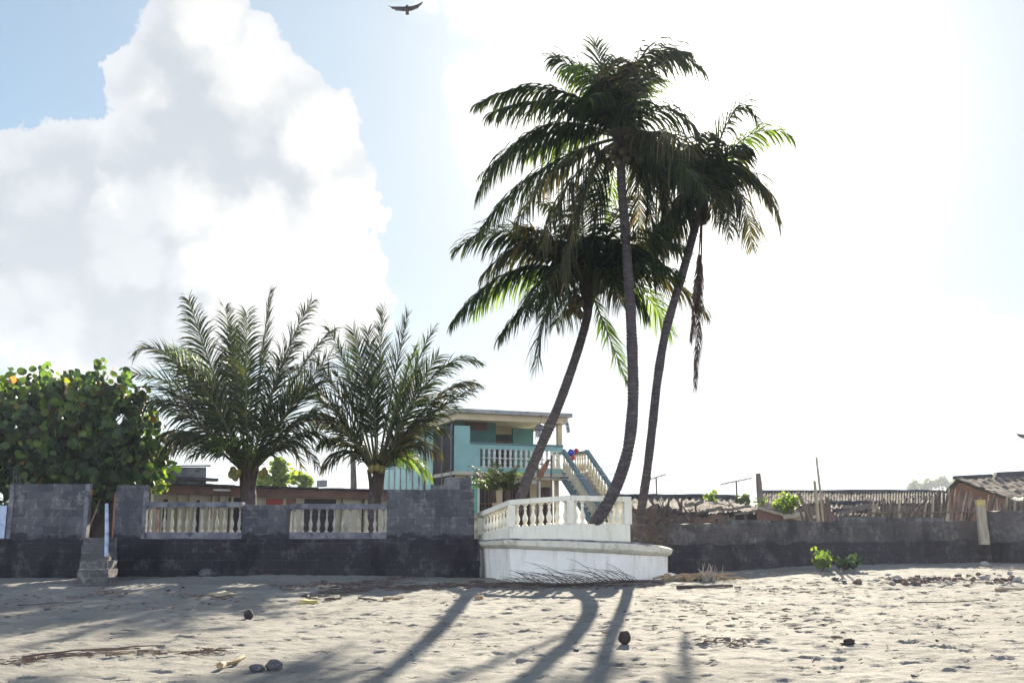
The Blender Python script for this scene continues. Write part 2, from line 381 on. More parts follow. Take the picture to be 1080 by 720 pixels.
# baluster profile with unit height 1
BAL = [(0.135, 0), (0.135, 0.07), (0.07, 0.09), (0.065, 0.13), (0.10, 0.2), (0.135, 0.3), (0.135, 0.37), (0.10, 0.46), (0.06, 0.58), (0.05, 0.7), (0.075, 0.76),
       (0.085, 0.8), (0.055, 0.84), (0.06, 0.9), (0.12, 0.93), (0.12, 1.0)]
def baluster_mesh(name, mat, h, w=1.0, prof=BAL):
    mb = MB(); mb.lathe([(r*h*w, z*h) for r, z in prof], 10)
    o = mb.build(name, mat, smooth=False); me = o.data
    bpy.data.objects.remove(o); return me
def put_mesh(name, me, parent, loc, sc=(1, 1, 1), rot=(0, 0, 0)):
    o = bpy.data.objects.new(name, me); C.objects.link(o); o.parent = parent
    o.location = Vector(loc)-(worldloc(parent) if parent is not None else Vector((0, 0, 0)))
    o.scale = sc; o.rotation_euler = rot; return o

# ------------------------------------------------------------------ ground
def vnoise(x, y, sc, seed):
    xs, ys = x*sc, y*sc
    xi = np.floor(xs).astype(np.int64); yi = np.floor(ys).astype(np.int64)
    fx = xs-xi; fy = ys-yi; fx = fx*fx*(3-2*fx); fy = fy*fy*(3-2*fy)
    def h(a, b):
        n = (a*374761393+b*668265263+seed*1442695041) & 0xffffffff
        n = ((n ^ (n >> 13))*1274126177) & 0xffffffff
        return ((n ^ (n >> 16)) & 0xffff)/65535.0
    return (h(xi, yi)*(1-fx)+h(xi+1, yi)*fx)*(1-fy)+(h(xi, yi+1)*(1-fx)+h(xi+1, yi+1)*fx)*fy
def make_ground():
    def axis(lo, hi, step, far):
        a = list(np.arange(lo, hi, step)); s = step
        l = []; x = lo
        while x > -far: s *= 1.35; x -= s; l.append(x)
        r = []; s = step; x = a[-1]
        while x < far: s *= 1.35; x += s; r.append(x)
        return np.array(l[::-1]+a+r)
    xs = axis(-14.5, 15.5, 0.045, 4000); ys = axis(7.5, 27.5, 0.036, 4000)
    X, Y = np.meshgrid(xs, ys, indexing='ij')
    Z = (np.minimum(Y, 25)-25)*0.025
    Z = np.maximum(Z, -1.2)
    t = np.clip((X-3.5)/6, 0, 1)*np.clip((Y-19)/9, 0, 1)
    Z += 0.2*t*t*(3-2*t)
    near = np.exp(-(np.maximum(np.abs(X)-16, 0)/6)**2)*np.exp(-(np.maximum(np.abs(Y-18)-12, 0)/6)**2)
    Z += 0.035*np.sin(X*0.55+1.3)*np.sin(Y*0.4+0.6)*near
    D = 0.03*(vnoise(X, Y, 0.9, 1)-0.5)+0.022*(vnoise(X, Y*1.6, 2.4, 2)-0.5)+0.018*(vnoise(X, Y*1.5, 5.5, 3)-0.5)+0.016*(vnoise(X, Y, 12, 4)-0.5)
    # footprints and trampled pits
    rs = np.random.RandomState(5)
    pits = []
    for k in range(34):          # walking trails
        x, y = rs.uniform(-12, 13), rs.uniform(9, 23); a = rs.normal(0, 0.45)+(PI if rs.rand() < 0.5 else 0)
        for i in range(rs.randint(8, 26)):
            x += 0.62*math.cos(a); y += 0.62*math.sin(a)*0.8; a += rs.normal(0, 0.12)
            sd = 0.11*(1 if i % 2 else -1)
            pits.append((x-sd*math.sin(a), y+sd*math.cos(a), a+rs.normal(0, 0.2), rs.uniform(0.09, 0.14), rs.uniform(0.04, 0.055), rs.uniform(0.018, 0.042)))
    for k in range(2600):
        r = rs.uniform(0.03, 0.075); pits.append((rs.uniform(-13, 14), 8+15.5*rs.rand()**1.2, rs.normal(0, 0.5), r*rs.uniform(1, 2.2), r, rs.uniform(0.010, 0.030)))
    for (px, py, a, rl, rw, dp) in pits:
        R = rl*2.2
        i0, i1 = np.searchsorted(xs, [px-R, px+R]); j0, j1 = np.searchsorted(ys, [py-R, py+R])
        if i1 <= i0 or j1 <= j0 or px < -14 or px > 15 or py < 8 or py > 24.3: continue
        dx = X[i0:i1, j0:j1]-px; dy = Y[i0:i1, j0:j1]-py
        u = (dx*math.cos(a)+dy*math.sin(a))/rl; v = (-dx*math.sin(a)+dy*math.cos(a))/rw
        q = u*u+v*v
        D[i0:i1, j0:j1] += -dp*np.exp(-q*q*1.1)+dp*0.45*np.exp(-((np.sqrt(q)-1.45)/0.3)**2)
    Z += D*near
    Z -= np.clip((np.abs(X)+np.abs(Y)-200)/4000, 0, 1)*1.0
    nx, ny = X.shape
    co = np.stack([X.ravel(), Y.ravel(), Z.ravel()], 1).astype(np.float32)
    ii, jj = np.meshgrid(np.arange(nx-1), np.arange(ny-1), indexing='ij'); a = (ii*ny+jj).ravel()
    q = np.stack([a, a+ny, a+ny+1, a+1], 1).astype(np.int32)
    me = bpy.data.meshes.new('sand')
    me.vertices.add(len(co)); me.vertices.foreach_set('co', co.ravel())
    me.loops.add(q.size); me.loops.foreach_set('vertex_index', q.ravel())
    me.polygons.add(len(q)); me.polygons.foreach_set('loop_start', np.arange(0, q.size, 4)); me.polygons.foreach_set('loop_total', np.full(len(q), 4))
    me.polygons.foreach_set('use_smooth', np.ones(len(q), bool))
    me.update(); me.validate()
    me.materials.append(M['sand'])
    o = bpy.data.objects.new('sand', me); C.objects.link(o); o['kind'] = 'structure'
make_ground()

# ------------------------------------------------------------------ left boundary wall
WY = 25.0
def X(px, py, Y): return P(px, py, Y).x
def Zp(py, Y, px=540): return P(px, py, Y).z
wl = thing('boundary_wall', 'long weathered grey block wall with two balustrades and dark stained base, left of white terrace', 'wall', (X(250, 580, WY), WY, 0))
zb = Zp(568, WY)      # top of the dark base
xg0, xg1 = X(91, 560, WY), X(119, 560, WY)
mb = MB()
subdiv_wall(mb, X(-60, 590, WY), xg0, WY, WY+0.34, -0.5, zb, 0.2, 0.03)
subdiv_wall(mb, xg1, X(503, 590, WY), WY, WY+0.34, -0.5, zb, 0.2, 0.03)
mb.build('wall_base', 'base', wl)
mb = MB()                                                             # darker footing lip half way up the base
subdiv_wall(mb, X(-60, 590, WY)+0.01, xg0-0.02, WY-0.06, WY-0.004, -0.5, zb-0.5, 0.2, 0.03)
subdiv_wall(mb, xg1+0.02, X(506, 590, WY), WY-0.06, WY-0.004, -0.5, zb-0.5, 0.2, 0.03)
mb.build('footing', 'base', wl)
def panel(x0, x1, ytop, name='block_panel', mat='block', y=WY+0.04, th=0.2, zb_=None):
    mb = MB(); subdiv_wall(mb, X(x0, 545, y), X(x1, 545, y), y, y+th, (zb_ if zb_ is not None else zb)+0.002, Zp(ytop, y, (x0+x1)/2), 0.2, 0.012)
    return mb.build(name, mat, wl)
panel(8, 92, 510)
panel(121, 153, 511.5)
panel(256, 306, 532)
panel(408, 500, 516)
panel(-60, 6.5, 533)
pb = MB(); subdiv_wall(pb, X(-60, 545, WY+0.05), X(7, 545, WY+0.05), WY+0.02, WY+0.039, zb+0.01, Zp(533, WY), 0.3, 0.01); pb.build('whitewashed_patch', 'bluewhite', wl)
# rendered edge strips on the tall panels
for x0, x1, yt in ((8, 12.5, 510), (88, 92.4, 510), (150, 154, 512)):
    mb = MB(); subdiv_wall(mb, X(x0, 540, WY), X(x1, 540, WY), WY+0.012, WY+0.037, zb+0.004, Zp(yt, WY, x0)-0.01, 0.2, 0.006)
    mb.build('rendered_edge', 'coping', wl)
# balustrades
balm = baluster_mesh('baluster', 'cream_baluster', 1.0)
balp = baluster_mesh('baluster', 'pink_baluster', 1.0)
def balustrade(x0, x1, yt, yb, n, pink=()):
    a, b = X(x0, 545, WY+0.1), X(x1, 545, WY+0.1)
    zt = Zp(yt, WY, x0); z1 = Zp(yt+5.5, WY, x0); z0 = Zp(yb, WY, x0)
    mb = MB(); subdiv_wall(mb, a, b, WY+0.02, WY+0.27, z1, zt, 0.3, 0.01)
    subdiv_wall(mb, a, b, WY+0.045, WY+0.25, zb+0.002, z0, 0.3, 0.01)
    p = mb.build('balustrade', 'coping', wl)
    for i in range(n):
        x = a+(b-a)*(i+0.5)/n; h = z1-z0+0.004
        put_mesh('baluster', balp if i in pink else balm, p, (x, WY+0.15, z0-0.002), (h*0.62, h*0.62, h), (rnd.uniform(-0.02, 0.02), rnd.uniform(-0.025, 0.025), rnd.uniform(0, 1)))
balustrade(153.5, 256, 529, 561, 13, (1,))
balustrade(306, 408, 531, 561, 12)
# extra course on the right block panel
mb = MB()
subdiv_wall(mb, X(468, 508, WY+0.2), X(497, 508, WY+0.2), WY+0.28, WY+0.46, zb, Zp(503, WY+0.2, 480), 0.2, 0.012)
subdiv_wall(mb, X(454, 512, WY+0.2), X(467.6, 512, WY+0.2), WY+0.28, WY+0.46, zb, Zp(511, WY+0.2, 460), 0.2, 0.012)
mb.build('block_buttress', 'block', wl)
# rebar starters sticking out of the left panel
for i, px in enumerate((14, 17, 21, 26.5)):
    p = P(px, 511, WY+0.14); q = P(px+rnd.uniform(-1, 1), 497+rnd.uniform(-2, 3), WY+0.14)
    mb = MB(); mb.tube([p, p.lerp(q, 0.5)+Vector((0.01, 0, 0)), q], 0.008, 5); mb.build('rebar', 'metal', wl)
# gate jamb, brownish edge of pier
mb = MB(); mb.box(X(118.6, 540, WY), X(120.6, 540, WY), WY+0.05, WY+0.22, zb+0.01, Zp(520, WY, 120)); mb.build('brick_jamb', 'brick', wl)

# gate steps
sx0, sx1 = X(81, 610, 22), X(115, 610, 22)
st = thing('block_steps', 'narrow flight of rough concrete block steps at the gap in the grey wall', 'steps', ((sx0+sx1)/2, 22.2, gz(-8, 22.2)))
zg = gz((sx0+sx1)/2, 21.9); N = 6
for i in range(N):
    y0 = 21.9+i*0.52; z1 = zg+(zb+0.03-zg)*(i+1)/N
    xa = X(81+1.0*i, 600, y0)+rnd.uniform(-0.015, 0.015); xb = X(115-0.4*i, 600, y0)+rnd.uniform(-0.015, 0.015)
    mb = MB(); subdiv_wall(mb, xa, xb, y0+rnd.uniform(-0.01, 0.01), y0+(0.515 if i < N-1 else 0.6), zg-0.3, z1, 0.12, 0.02)
    mb.build('step', 'step', st)
mb = MB(); p0 = G(112, 616); p1 = P(112.5, 531, p0.y+0.3)
mb.tube([p0-Vector((0, 0, 0.1)), p0.lerp(p1, 0.36)], 0.022, 8); o = mb
pr = thing('leaning_post', 'white painted post with rusty foot standing against the block steps', 'post', p0)
mb.build('foot', 'wood', pr)
mb = MB(); q0 = p0.lerp(p1, 0.34); mb.tube([q0, q0.lerp(p1, 0.5)+Vector((0.006, 0, 0)), p1], [0.04, 0.042, 0.036], 8); mb.build('shaft', 'bluewhite', pr)
mb = MB(); mb.tube([P(90, 566, 25.3), P(98, 545, 25.6), P(105, 527, 26)], [0.03, 0.025, 0.02], 6)
tag(mb.build('bare_stick', 'rubble', None, loc=P(90, 566, 25.3)), 'thin reddish stick leaning in the wall gap above the block steps', 'stick')

# ------------------------------------------------------------------ terrace
YA, YB, YC, YD, YE = 25.3, 23.4, 23.0, 23.2, 24.4
TC = P(600, 600, 24)
te = thing('whitewashed_terrace', 'white and cream concrete terrace with balustrade, under the three tall coconut palms', 'terrace', (TC.x, TC.y, gz(TC.x, TC.y)))
def lvl(a, b, c, d, e, m1=None):
    pts = [P(a[0], a[1], YA+a[2]), P(b[0], b[1], YB+b[2]), P(c[0], c[1], YC+c[2]), P(d[0], d[1], YD+d[2]), P(e[0], e[1], YE+e[2])]
    cd = pts[3].lerp(pts[4], 0.5)+Vector((0.12, -0.12, 0)); pts.insert(4, cd)
    pts.append(Vector((pts[-1].x-0.02, 27.5, pts[-1].z))); pts.append(Vector((pts[0].x-0.25, 27.5, pts[0].z)))
    return pts
l1 = lvl((508, 577.5, 0), (537.5, 577.5, 0), (601, 580.5, 0), (665, 584.5, 0), (704, 586, 0))
l0 = [Vector((p.x+(0.06 if i < 2 else -0.03), p.y-0.0, gz(p.x, p.y)-0.3)) for i, p in enumerate(l1)]
l0[0].x = P(509.5, 612, YA).x; l0[1] = Vector((P(541, 616, YB).x, YB, l0[1].z))
l1b = [p+Vector((0, 0, -0.25)) for p in l1]
def densify(l, k, front=6):
    out = []
    for i in range(len(l)):
        a, b = l[i], l[(i+1) % len(l)]
        kk = k if i < front else 1
        for j in range(kk): out.append(a.lerp(b, j/kk))
    return out
def wob(l, amp, s=0):
    return [p+Vector((amp*mnoise.noise(p*3+Vector((0, s, 0))), amp*mnoise.noise(p*3+Vector((9, s, 0))), amp*0.6*mnoise.noise(p*2.3+Vector((4, s, 3))))) for p in l]
mid = [[l0[i].lerp(l1[i], t) for i in range(len(l0))] for t in (0, 0.35, 0.55, 0.75, 1)]
mb = MB(); mb.loft([wob(densify(l, 8), 0.022) for l in mid], False, True); mb.build('plinth', 'white', te, smooth=False)
l2 = lvl((503, 574, -0.05), (532.5, 574, -0.1), (601, 577, -0.13), (668, 580, -0.12), (708.5, 583.5, -0.05))
l3 = lvl((502.5, 571.0, -0.06), (532, 569.2, -0.11), (601, 570.3, -0.14), (668.5, 573.4, -0.13), (709.5, 579.4, -0.05))
l3b = lvl((504, 569.5, 0), (534, 567.5, -0.03), (601, 568.3, -0.07), (668, 571.2, -0.07), (706, 577.5, 0))
mb = MB(); mb.loft([wob(densify(l, 8), 0.015) for l in ([p+Vector((0, 0, -0.01)) for p in l1], [a.lerp(b, 0.55)+Vector((0, 0, -0.02)) for a, b in zip(l1, l2)], l2, l3)], False, False)
mb.build('moulding', 'ledge', te)
to_ = wob(densify(l3, 8), 0.015); tp = wob(densify(l3b, 8), 0.015)
mb = MB(); mb.loft([to_, tp], False, False); cx = sum((p for p in tp), Vector())/len(tp)
mb.add(tp+[cx], [(i, (i+1) % len(tp), len(tp)) for i in range(len(tp))]); mb.build('ledge_slab', 'ledgetop', te)
# parapet band, posts, rail
cor = {'A': (505, YA+0.12, 568.5, 563.5, 540.5), 'B': (538, YB+0.12, 566.3, 555.5, 527), 'C': (602, YC+0.1, 567.3, 551.8, 522), 'D': (664.5, YD+0.1, 570, 552.8, 523.6)}
def cp(k, lv):
    c = cor[k]; return P(c[0], c[2+lv], c[1])
tops = {k: [cp(k, i) for i in range(3)] for k in cor}
# back corners
tops['Z'] = [Vector((tops['A'][0].x-0.35, 26.9, tops['A'][i].z-0.05)) for i in range(3)]
tops['E'] = [Vector((tops['D'][0].x+0.05, 26.9, tops['D'][i].z)) for i in range(3)]
def seg(mb, p, q, z0p, z1p, z0q, z1q, th, n=6, inw=Vector((0, 1, 0)), out=0.0):
    d = Vector((q.x-p.x, q.y-p.y, 0)).normalized(); nn = Vector((-d.y, d.x, 0))
    if nn.dot(inw) < 0: nn = -nn
    loops = []
    for i in range(n+1):
        t = i/n; b = p.lerp(q, t); za = z0p+(z0q-z0p)*t; zc = z1p+(z1q-z1p)*t
        w = 0.006*mnoise.noise(b*4)
        loops.append([Vector((b.x, b.y, za))-nn*(out+w), Vector((b.x, b.y, zc))-nn*(out+w), Vector((b.x, b.y, zc))+nn*th, Vector((b.x, b.y, za))+nn*th])
    mb.loft(loops, True, True)
cen = Vector((1.3, 25.3, 0))
bal_t = baluster_mesh('baluster', 'cream_white', 1.0)
rail_h = 0.11
mbp = MB(); mbr = MB()
prs = [('Z', 'A', 8), ('A', 'B', 9), ('B', 'C', 7), ('C', 'D', 8), ('D', 'E', 10)]
for a, b, n in prs:
    p, q = tops[a], tops[b]
    inw = cen-(p[0]+q[0])/2; inw.z = 0
    seg(mbp, p[1], q[1], p[0].z-0.06, p[1].z, q[0].z-0.06, q[1].z, 0.16, 8, inw)
    seg(mbr, p[2], q[2], p[2].z-rail_h, p[2].z, q[2].z-rail_h, q[2].z, 0.19, 8, inw, 0.025)
par = mbp.build('parapet', 'cream_white', te); ral = mbr.build('handrail', 'cream_white', te)
for k in ('A', 'B', 'C', 'D'):
    p = tops[k]; d = (cen-p[0]); d.z = 0; d.normalize(); c = p[0]+d*0.06; hw = 0.082
    mb = MB(); mb.box(c.x-hw, c.x+hw, c.y-hw, c.y+hw, p[1].z+0.002, p[2].z-rail_h-0.002)
    o = mb.build('post', 'cream_white', te)
for a, b, n in prs:
    p, q = tops[a], tops[b]; inw = cen-(p[0]+q[0])/2; inw.z = 0
    d = Vector((q[1].x-p[1].x, q[1].y-p[1].y, 0)).normalized(); nn = Vector((-d.y, d.x, 0))
    if nn.dot(inw) < 0: nn = -nn
    for i in range(n):
        t = (i+0.5)/n*0.93+0.035
        if a == 'C' and i in (2, 3): continue      # the palm stands here
        lo = p[1].lerp(q[1], t)+nn*0.08; hi = p[2].lerp(q[2], t).z-rail_h
        h = hi-lo.z+0.004
        put_mesh('baluster', bal_t, par, (lo.x, lo.y, lo.z-0.002), (h*0.98, h*0.98, h), (0, 0, rnd.uniform(0, 2)))
# floor slab inside
zf = tops['C'][1].z-0.06
mb = MB(); fl = [tops[k][1] for k in ('Z', 'A', 'B', 'C', 'D', 'E')]
fl = [Vector((p.x, p.y, 0))+(Vector((cen.x, cen.y, 0))-Vector((p.x, p.y, 0))).normalized()*0.12 for p in fl]
mb.loft([[Vector((p.x, p.y, 0.2)) for p in fl], [Vector((p.x, p.y, zf)) for p in fl]]); mb.build('floor_slab', 'ledgetop', te)
# footing lump at the right foot
mb = MB(); g = P(704, 606, 24.1); mb.blob((g.x-0.05, g.y+0.2, gz(g.x, g.y)+0.02), (0.34, 0.35, 0.12), 3, 14, 8, 0.4); mb.build('footing', 'white', te, smooth=True)

# ------------------------------------------------------------------ palms
def frond_mesh(path, mats, nl=60, lmax=0.9, wid=0.045, hang=0.5, seed=0, rr=0.028, twist=0.0, sparse=0.0, angle=50, start=0.14):
    R = random.Random(seed); mb = MB(); n = len(path)-1
    mb.tube(path, [rr*(1-0.88*(i/n)) for i in range(n+1)], 5, 1)
    L = [0]
    for i in range(n): L.append(L[-1]+(path[i+1]-path[i]).length)
    tot = L[-1]
    def at(s):
        d = s*tot
        for i in range(n):
            if L[i+1] >= d: break
        t = (d-L[i])/max(L[i+1]-L[i], 1e-6)
        return path[i].lerp(path[i+1], t), (path[i+1]-path[i]).normalized()
    for k in range(nl):
        s = start+(1-start)*(k+R.uniform(-0.2, 0.2))/(nl-1)
        s = min(max(s, 0), 0.999)
        p, t = at(s)
        side = t.cross(Vector((0, 0, 1)))
        if side.length < 0.15: side = Vector((math.cos(seed), math.sin(seed), 0.0))
        side.normalize(); up = side.cross(t).normalized()
        side = (side*math.cos(twist)+up*math.sin(twist)).normalized(); up = side.cross(t).normalized()
        prof = min(1.0, 0.45+(s-start)*2.6)*(1.0 if s < 0.6 else 1-(s-0.6)/0.4*0.62)
        ang = math.radians(angle*(1-0.55*s)+8)
        for sg in (-1, 1):
            if R.random() < sparse: continue
            ln = lmax*prof*R.uniform(0.82, 1.12)
            d = (side*sg*math.sin(ang)+t*math.cos(ang)+up*R.uniform(-0.08, 0.34)+Vector((R.gauss(0, 0.07), R.gauss(0, 0.07), R.gauss(0, 0.07)))).normalized()
            hg = hang*R.uniform(0.65, 1.35)
            q = p.copy(); pts = [q.copy()]; dd = d.copy(); ns = 4
            for j in range(ns):
                dd = (dd+Vector((0, 0, -1))*hg*(0.28+0.22*j)).normalized()
                q = q+dd*ln/ns; pts.append(q.copy())
            w = wid*R.uniform(0.8, 1.2)
            wd = dd.cross(d)
            wv = t.cross(d); wv = (t*0.8+up*0.35*R.uniform(-1, 1)).normalized()
            ws = [0.5, 1.0, 0.85, 0.5, 0.06]
            vs = []
            for j, pp in enumerate(pts):
                vs += [pp-wv*w*0.5*ws[j], pp+wv*w*0.5*ws[j]]
            mb.add(vs, [(2*j, 2*j+1, 2*j+3, 2*j+2) for j in range(ns)], 0)
    return mb
def ring_trunk(pts, r0, r1, seed=0, bulge=0.3, ring=0.085):
    pp = catmull(pts, 24)
    L = [0]
    for i in range(len(pp)-1): L.append(L[-1]+(pp[i+1]-pp[i]).length)
    tot = L[-1]; n = int(tot/ring)*4; out = []; rad = []
    i = 0
    for k in range(n+1):
        d = tot*k/n
        while i < len(L)-2 and L[i+1] < d: i += 1
        t = (d-L[i])/max(1e-6, L[i+1]-L[i]); p = pp[i].lerp(pp[i+1], t); out.append(p)
        s = k/n; r = r0+(r1-r0)*min(1, s*1.15)+bulge*r0*math.exp(-d*1.6)
        ph = k % 4
        r *= 1+(0.07, 0.0, -0.04, 0.015)[ph]*(0.5+abs(mnoise.noise(Vector((seed*1.7, d*3.1, 2)))) *2.2)+0.09*mnoise.noise(Vector((seed, d*1.7, 0)))+0.05*mnoise.noise(Vector((seed, d*6.0, 4)))
        rad.append(r)
    mb = MB(); mb.tube(out, rad, 14); return mb
def palm(label, trunk_px, r0, r1, hub, fronds, Yh, seed, cat='palm tree', nuts=(), nmat='nutgreen', extra=0, exlen=3.0, lmax=0.9, hang=0.6, matfun=None, nl=84, group=None, skirt=10, bulge=0.06, wid=0.062, hubr=0.2, els=(-20, 70), angle=50):
    R = random.Random(seed)
    b = P(*trunk_px[0]); 
    t = thing('coconut_palm', label, cat, b, group)
    pts = [P(*q) for q in trunk_px]
    pts[0] = pts[0]-Vector((0, 0, 0.0))
    ring_trunk([pts[0]+Vector((-0.03, 0.25, -0.12))]+pts, r0, r1, seed, bulge).build('trunk', 'trunk', t, smooth=True)
    H = P(hub[0], hub[1], Yh)
    # fibrous crown base
    mb = MB()
    for k in range(skirt):
        a = 2*PI*k/skirt+R.uniform(-0.2, 0.2); rr = r1*0.8
        p0 = H+Vector((math.cos(a)*rr, math.sin(a)*rr, -0.55+R.uniform(-0.1, 0.1)))
        p1 = H+Vector((math.cos(a)*(rr+0.05), math.sin(a)*(rr+0.05), -0.1)); p2 = H+Vector((math.cos(a)*(rr+0.14), math.sin(a)*(rr+0.2), 0.28+R.uniform(-0.1, 0.25)))
        mb.tube([p0, p1, p2], [0.06, 0.05, 0.02], 5, flat=0.6)
    mb.tube([H+Vector((0, 0, -0.7)), H+Vector((0, 0, -0.25)), H+Vector((0, 0, 0.15))], [r1*1.05, r1*1.2, r1*0.7], 10)
    mb.build('crown_base', 'husk', t)
    k = 0
    for f in fronds:
        (cx_, cy_, tx, ty, dy) = f[:5]; kw = f[5] if len(f) > 5 else {}
        tip = P(tx, ty, Yh+dy); lat = min(1.0, abs(tx-hub[0])/90.0) if angle < 49 else 0.0
        cm = P(cx_+(tx-hub[0])*0.12*lat, cy_-22*lat, Yh+dy*0.45)
        path = bez([H, cm, tip], 16)
        hg = kw.get('hang', hang)*(1 if angle > 49 else R.uniform(0.25, 1.7))
        mm = kw.get('mat', matfun(R) if matfun else 'frond')
        L = sum((path[i+1]-path[i]).length for i in range(16))
        mb = frond_mesh(path, None, int(kw.get('nl', nl)*max(0.5, L/4.2)), kw.get('lmax', lmax)*R.uniform(0.9, 1.1), kw.get('wid', wid), hg, seed*100+k, 0.03 if angle > 49 else 0.042, R.uniform(-0.5, 0.5) if angle > 49 else R.uniform(-1.0, 1.0), kw.get('sparse', 0.04 if angle > 49 else 0.1), kw.get('angle', angle), kw.get('start', 0.14 if angle > 49.5 else 0.27))
        mb.build('frond', [mm, 'rachis'] if mm != 'frond_dead' else [mm, 'drift'], t); k += 1
    for i in range(extra):
        a = R.uniform(0, 2*PI)
        if els[2:] and R.random() < 0: pass
        el = math.radians(R.uniform(els[0], els[1])); ln = exlen*R.uniform(0.8, 1.1)
        # mostly front / back directions: the sides are described above
        a = (PI/2 if R.random() < 0.5 else -PI/2)+R.uniform(-0.85, 0.85)
        d = Vector((math.cos(a)*math.cos(el), math.sin(a)*math.cos(el), math.sin(el)))
        cm = H+d*ln*0.55; tip = H+d*ln*0.8+Vector((0, 0, -ln*R.uniform(0.15, 0.55)))+Vector((math.cos(a), math.sin(a), 0))*ln*0.15
        path = bez([H, cm, tip], 14)
        mm = matfun(R) if matfun else 'frond'
        mb = frond_mesh(path, None, int(nl*0.85), lmax, wid, hang, seed*100+50+i, 0.03, R.uniform(-0.5, 0.5), 0.06, angle)
        mb.build('frond', [mm, 'rachis'], t)
    if nuts:
        mbn = MB(); mbn.blob((0, 0, 0), (0.095, 0.095, 0.115), seed, 10, 7, 0.12); tmp = mbn.build('coconut', nmat, smooth=True); nm = tmp.data; bpy.data.objects.remove(tmp)
        for (nx_, ny_, dy) in nuts:
            put_mesh('coconut', nm, t, P(nx_, ny_, Yh+dy), rot=(R.uniform(-.4, .4), R.uniform(-.4, .4), 0))
    return t
def mf_tall(R):
    r = R.random(); return 'frond' if r < 0.78 else ('frond_old' if r < 0.94 else 'frond_young')
D = dict
# palm 2: the tallest, straight one
palm('tallest coconut palm, its curved trunk rising through the white terrace rail', [(628, 551, 23.3), (640.5, 531, 23.24), (653, 505, 23.2), (663, 470, 23.2), (667.5, 425, 23.2), (667, 375, 23.35), (664, 310, 23.5), (659.5, 245, 23.7), (655.5, 195, 23.8), (655, 160, 23.9)],
     0.135, 0.105, (655, 146), [
    (655, 15, 738, 70, -0.3, D(hang=0.8)), (668, 50, 722, 55, 0.6), (641, 90, 628, 46, 0.2, D(hang=0.25, mat='frond')), (628, 75, 585, 62, 0.5, D(hang=0.6)), (640, 60, 600, 72, -0.8),
    (590, 62, 506, 108, 0.3, D(hang=0.9)), (600, 85, 520, 118, -1.0, D(hang=1.0)), (560, 95, 504, 205, 0.2, D(hang=1.0)), (575, 120, 512, 180, 1.2, D(hang=1.0)),
    (560, 165, 508, 240, -0.4, D(hang=0.9)), (590, 150, 545, 235, -1.2, D(hang=1.1, mat='frond_old')), (590, 180, 572, 262, -1.3, D(hang=1.2, mat='frond_old')), (610, 165, 596, 300, -0.8, D(hang=1.2, mat='frond_old')),
    (700, 88, 736, 140, -0.5, D(hang=0.8)), (705, 120, 722, 190, -0.6, D(hang=1.1)), (700, 140, 706, 245, 0.2, D(hang=1.2)),
    (690, 160, 690, 300, 0.5, D(hang=1.2)), (680, 150, 672, 270, 1.4, D(hang=1.2)), (635, 160, 622, 290, 0.8, D(hang=1.2)), (625, 120, 560, 160, 1.4, D(hang=1.0)), (672, 85, 690, 85, 1.6),
    (645, 80, 650, 62, 1.5, D(hang=0.4))],
     23.9, 21, nuts=[(640, 158, -0.3), (646, 166, -0.35), (652, 172, -0.38), (661, 168, -0.35), (668, 160, -0.3), (636, 168, -0.2), (674, 168, -0.15), (657, 160, -0.42), (648, 155, -0.35), (630, 160, 0.1), (644, 176, -0.2)],
     extra=15, exlen=3.5, lmax=1.15, hang=0.95, matfun=mf_tall)
# palm 3: leaning right, by the ledge
palm('coconut palm on the right end of the terrace ledge, trunk curving up to the right', [(672, 571, 23.9), (676, 540, 23.95), (682, 500, 24.0), (688, 450, 24.1), (693.5, 400, 24.2), (702, 350, 24.35), (714, 308, 24.5), (724.5, 272, 24.7), (733, 240, 24.85), (738, 222, 24.9)],
     0.098, 0.1, (740, 208), [
    (778, 70, 800, 128, 0.2, D(hang=0.55, sparse=0.15)), (785, 115, 834, 144, -0.3, D(hang=0.7, sparse=0.1)), (800, 150, 822, 238, -0.2, D(hang=0.9)), (790, 180, 793, 262, -0.8, D(hang=1.0)), (775, 140, 812, 215, 0.8, D(hang=0.9)),
    (715, 150, 700, 215, 0.3, D(hang=1.0)), (720, 140, 690, 170, 0.5), (705, 185, 700, 275, 0.5, D(hang=1.1, mat='frond_old')),
    (765, 190, 770, 250, -1.2, D(hang=1.1)), (760, 175, 790, 180, 1.3), (752, 172, 758, 235, -1.8, D(hang=1.0, mat='frond_old')), (725, 180, 715, 250, -0.9, D(hang=1.1)),
    (741, 290, 733, 408, 0.1, D(hang=1.6, mat='frond_dead', lmax=0.6, nl=95, wid=0.05, start=0.35)), (739, 270, 728, 360, 0.2, D(hang=1.6, mat='frond_dead', lmax=0.5, nl=80, start=0.4))],
     24.9, 31, nuts=[(732, 226, -0.25), (746, 228, -0.2)], extra=10, exlen=2.8, lmax=1.05, hang=0.9, matfun=mf_tall, nl=80)
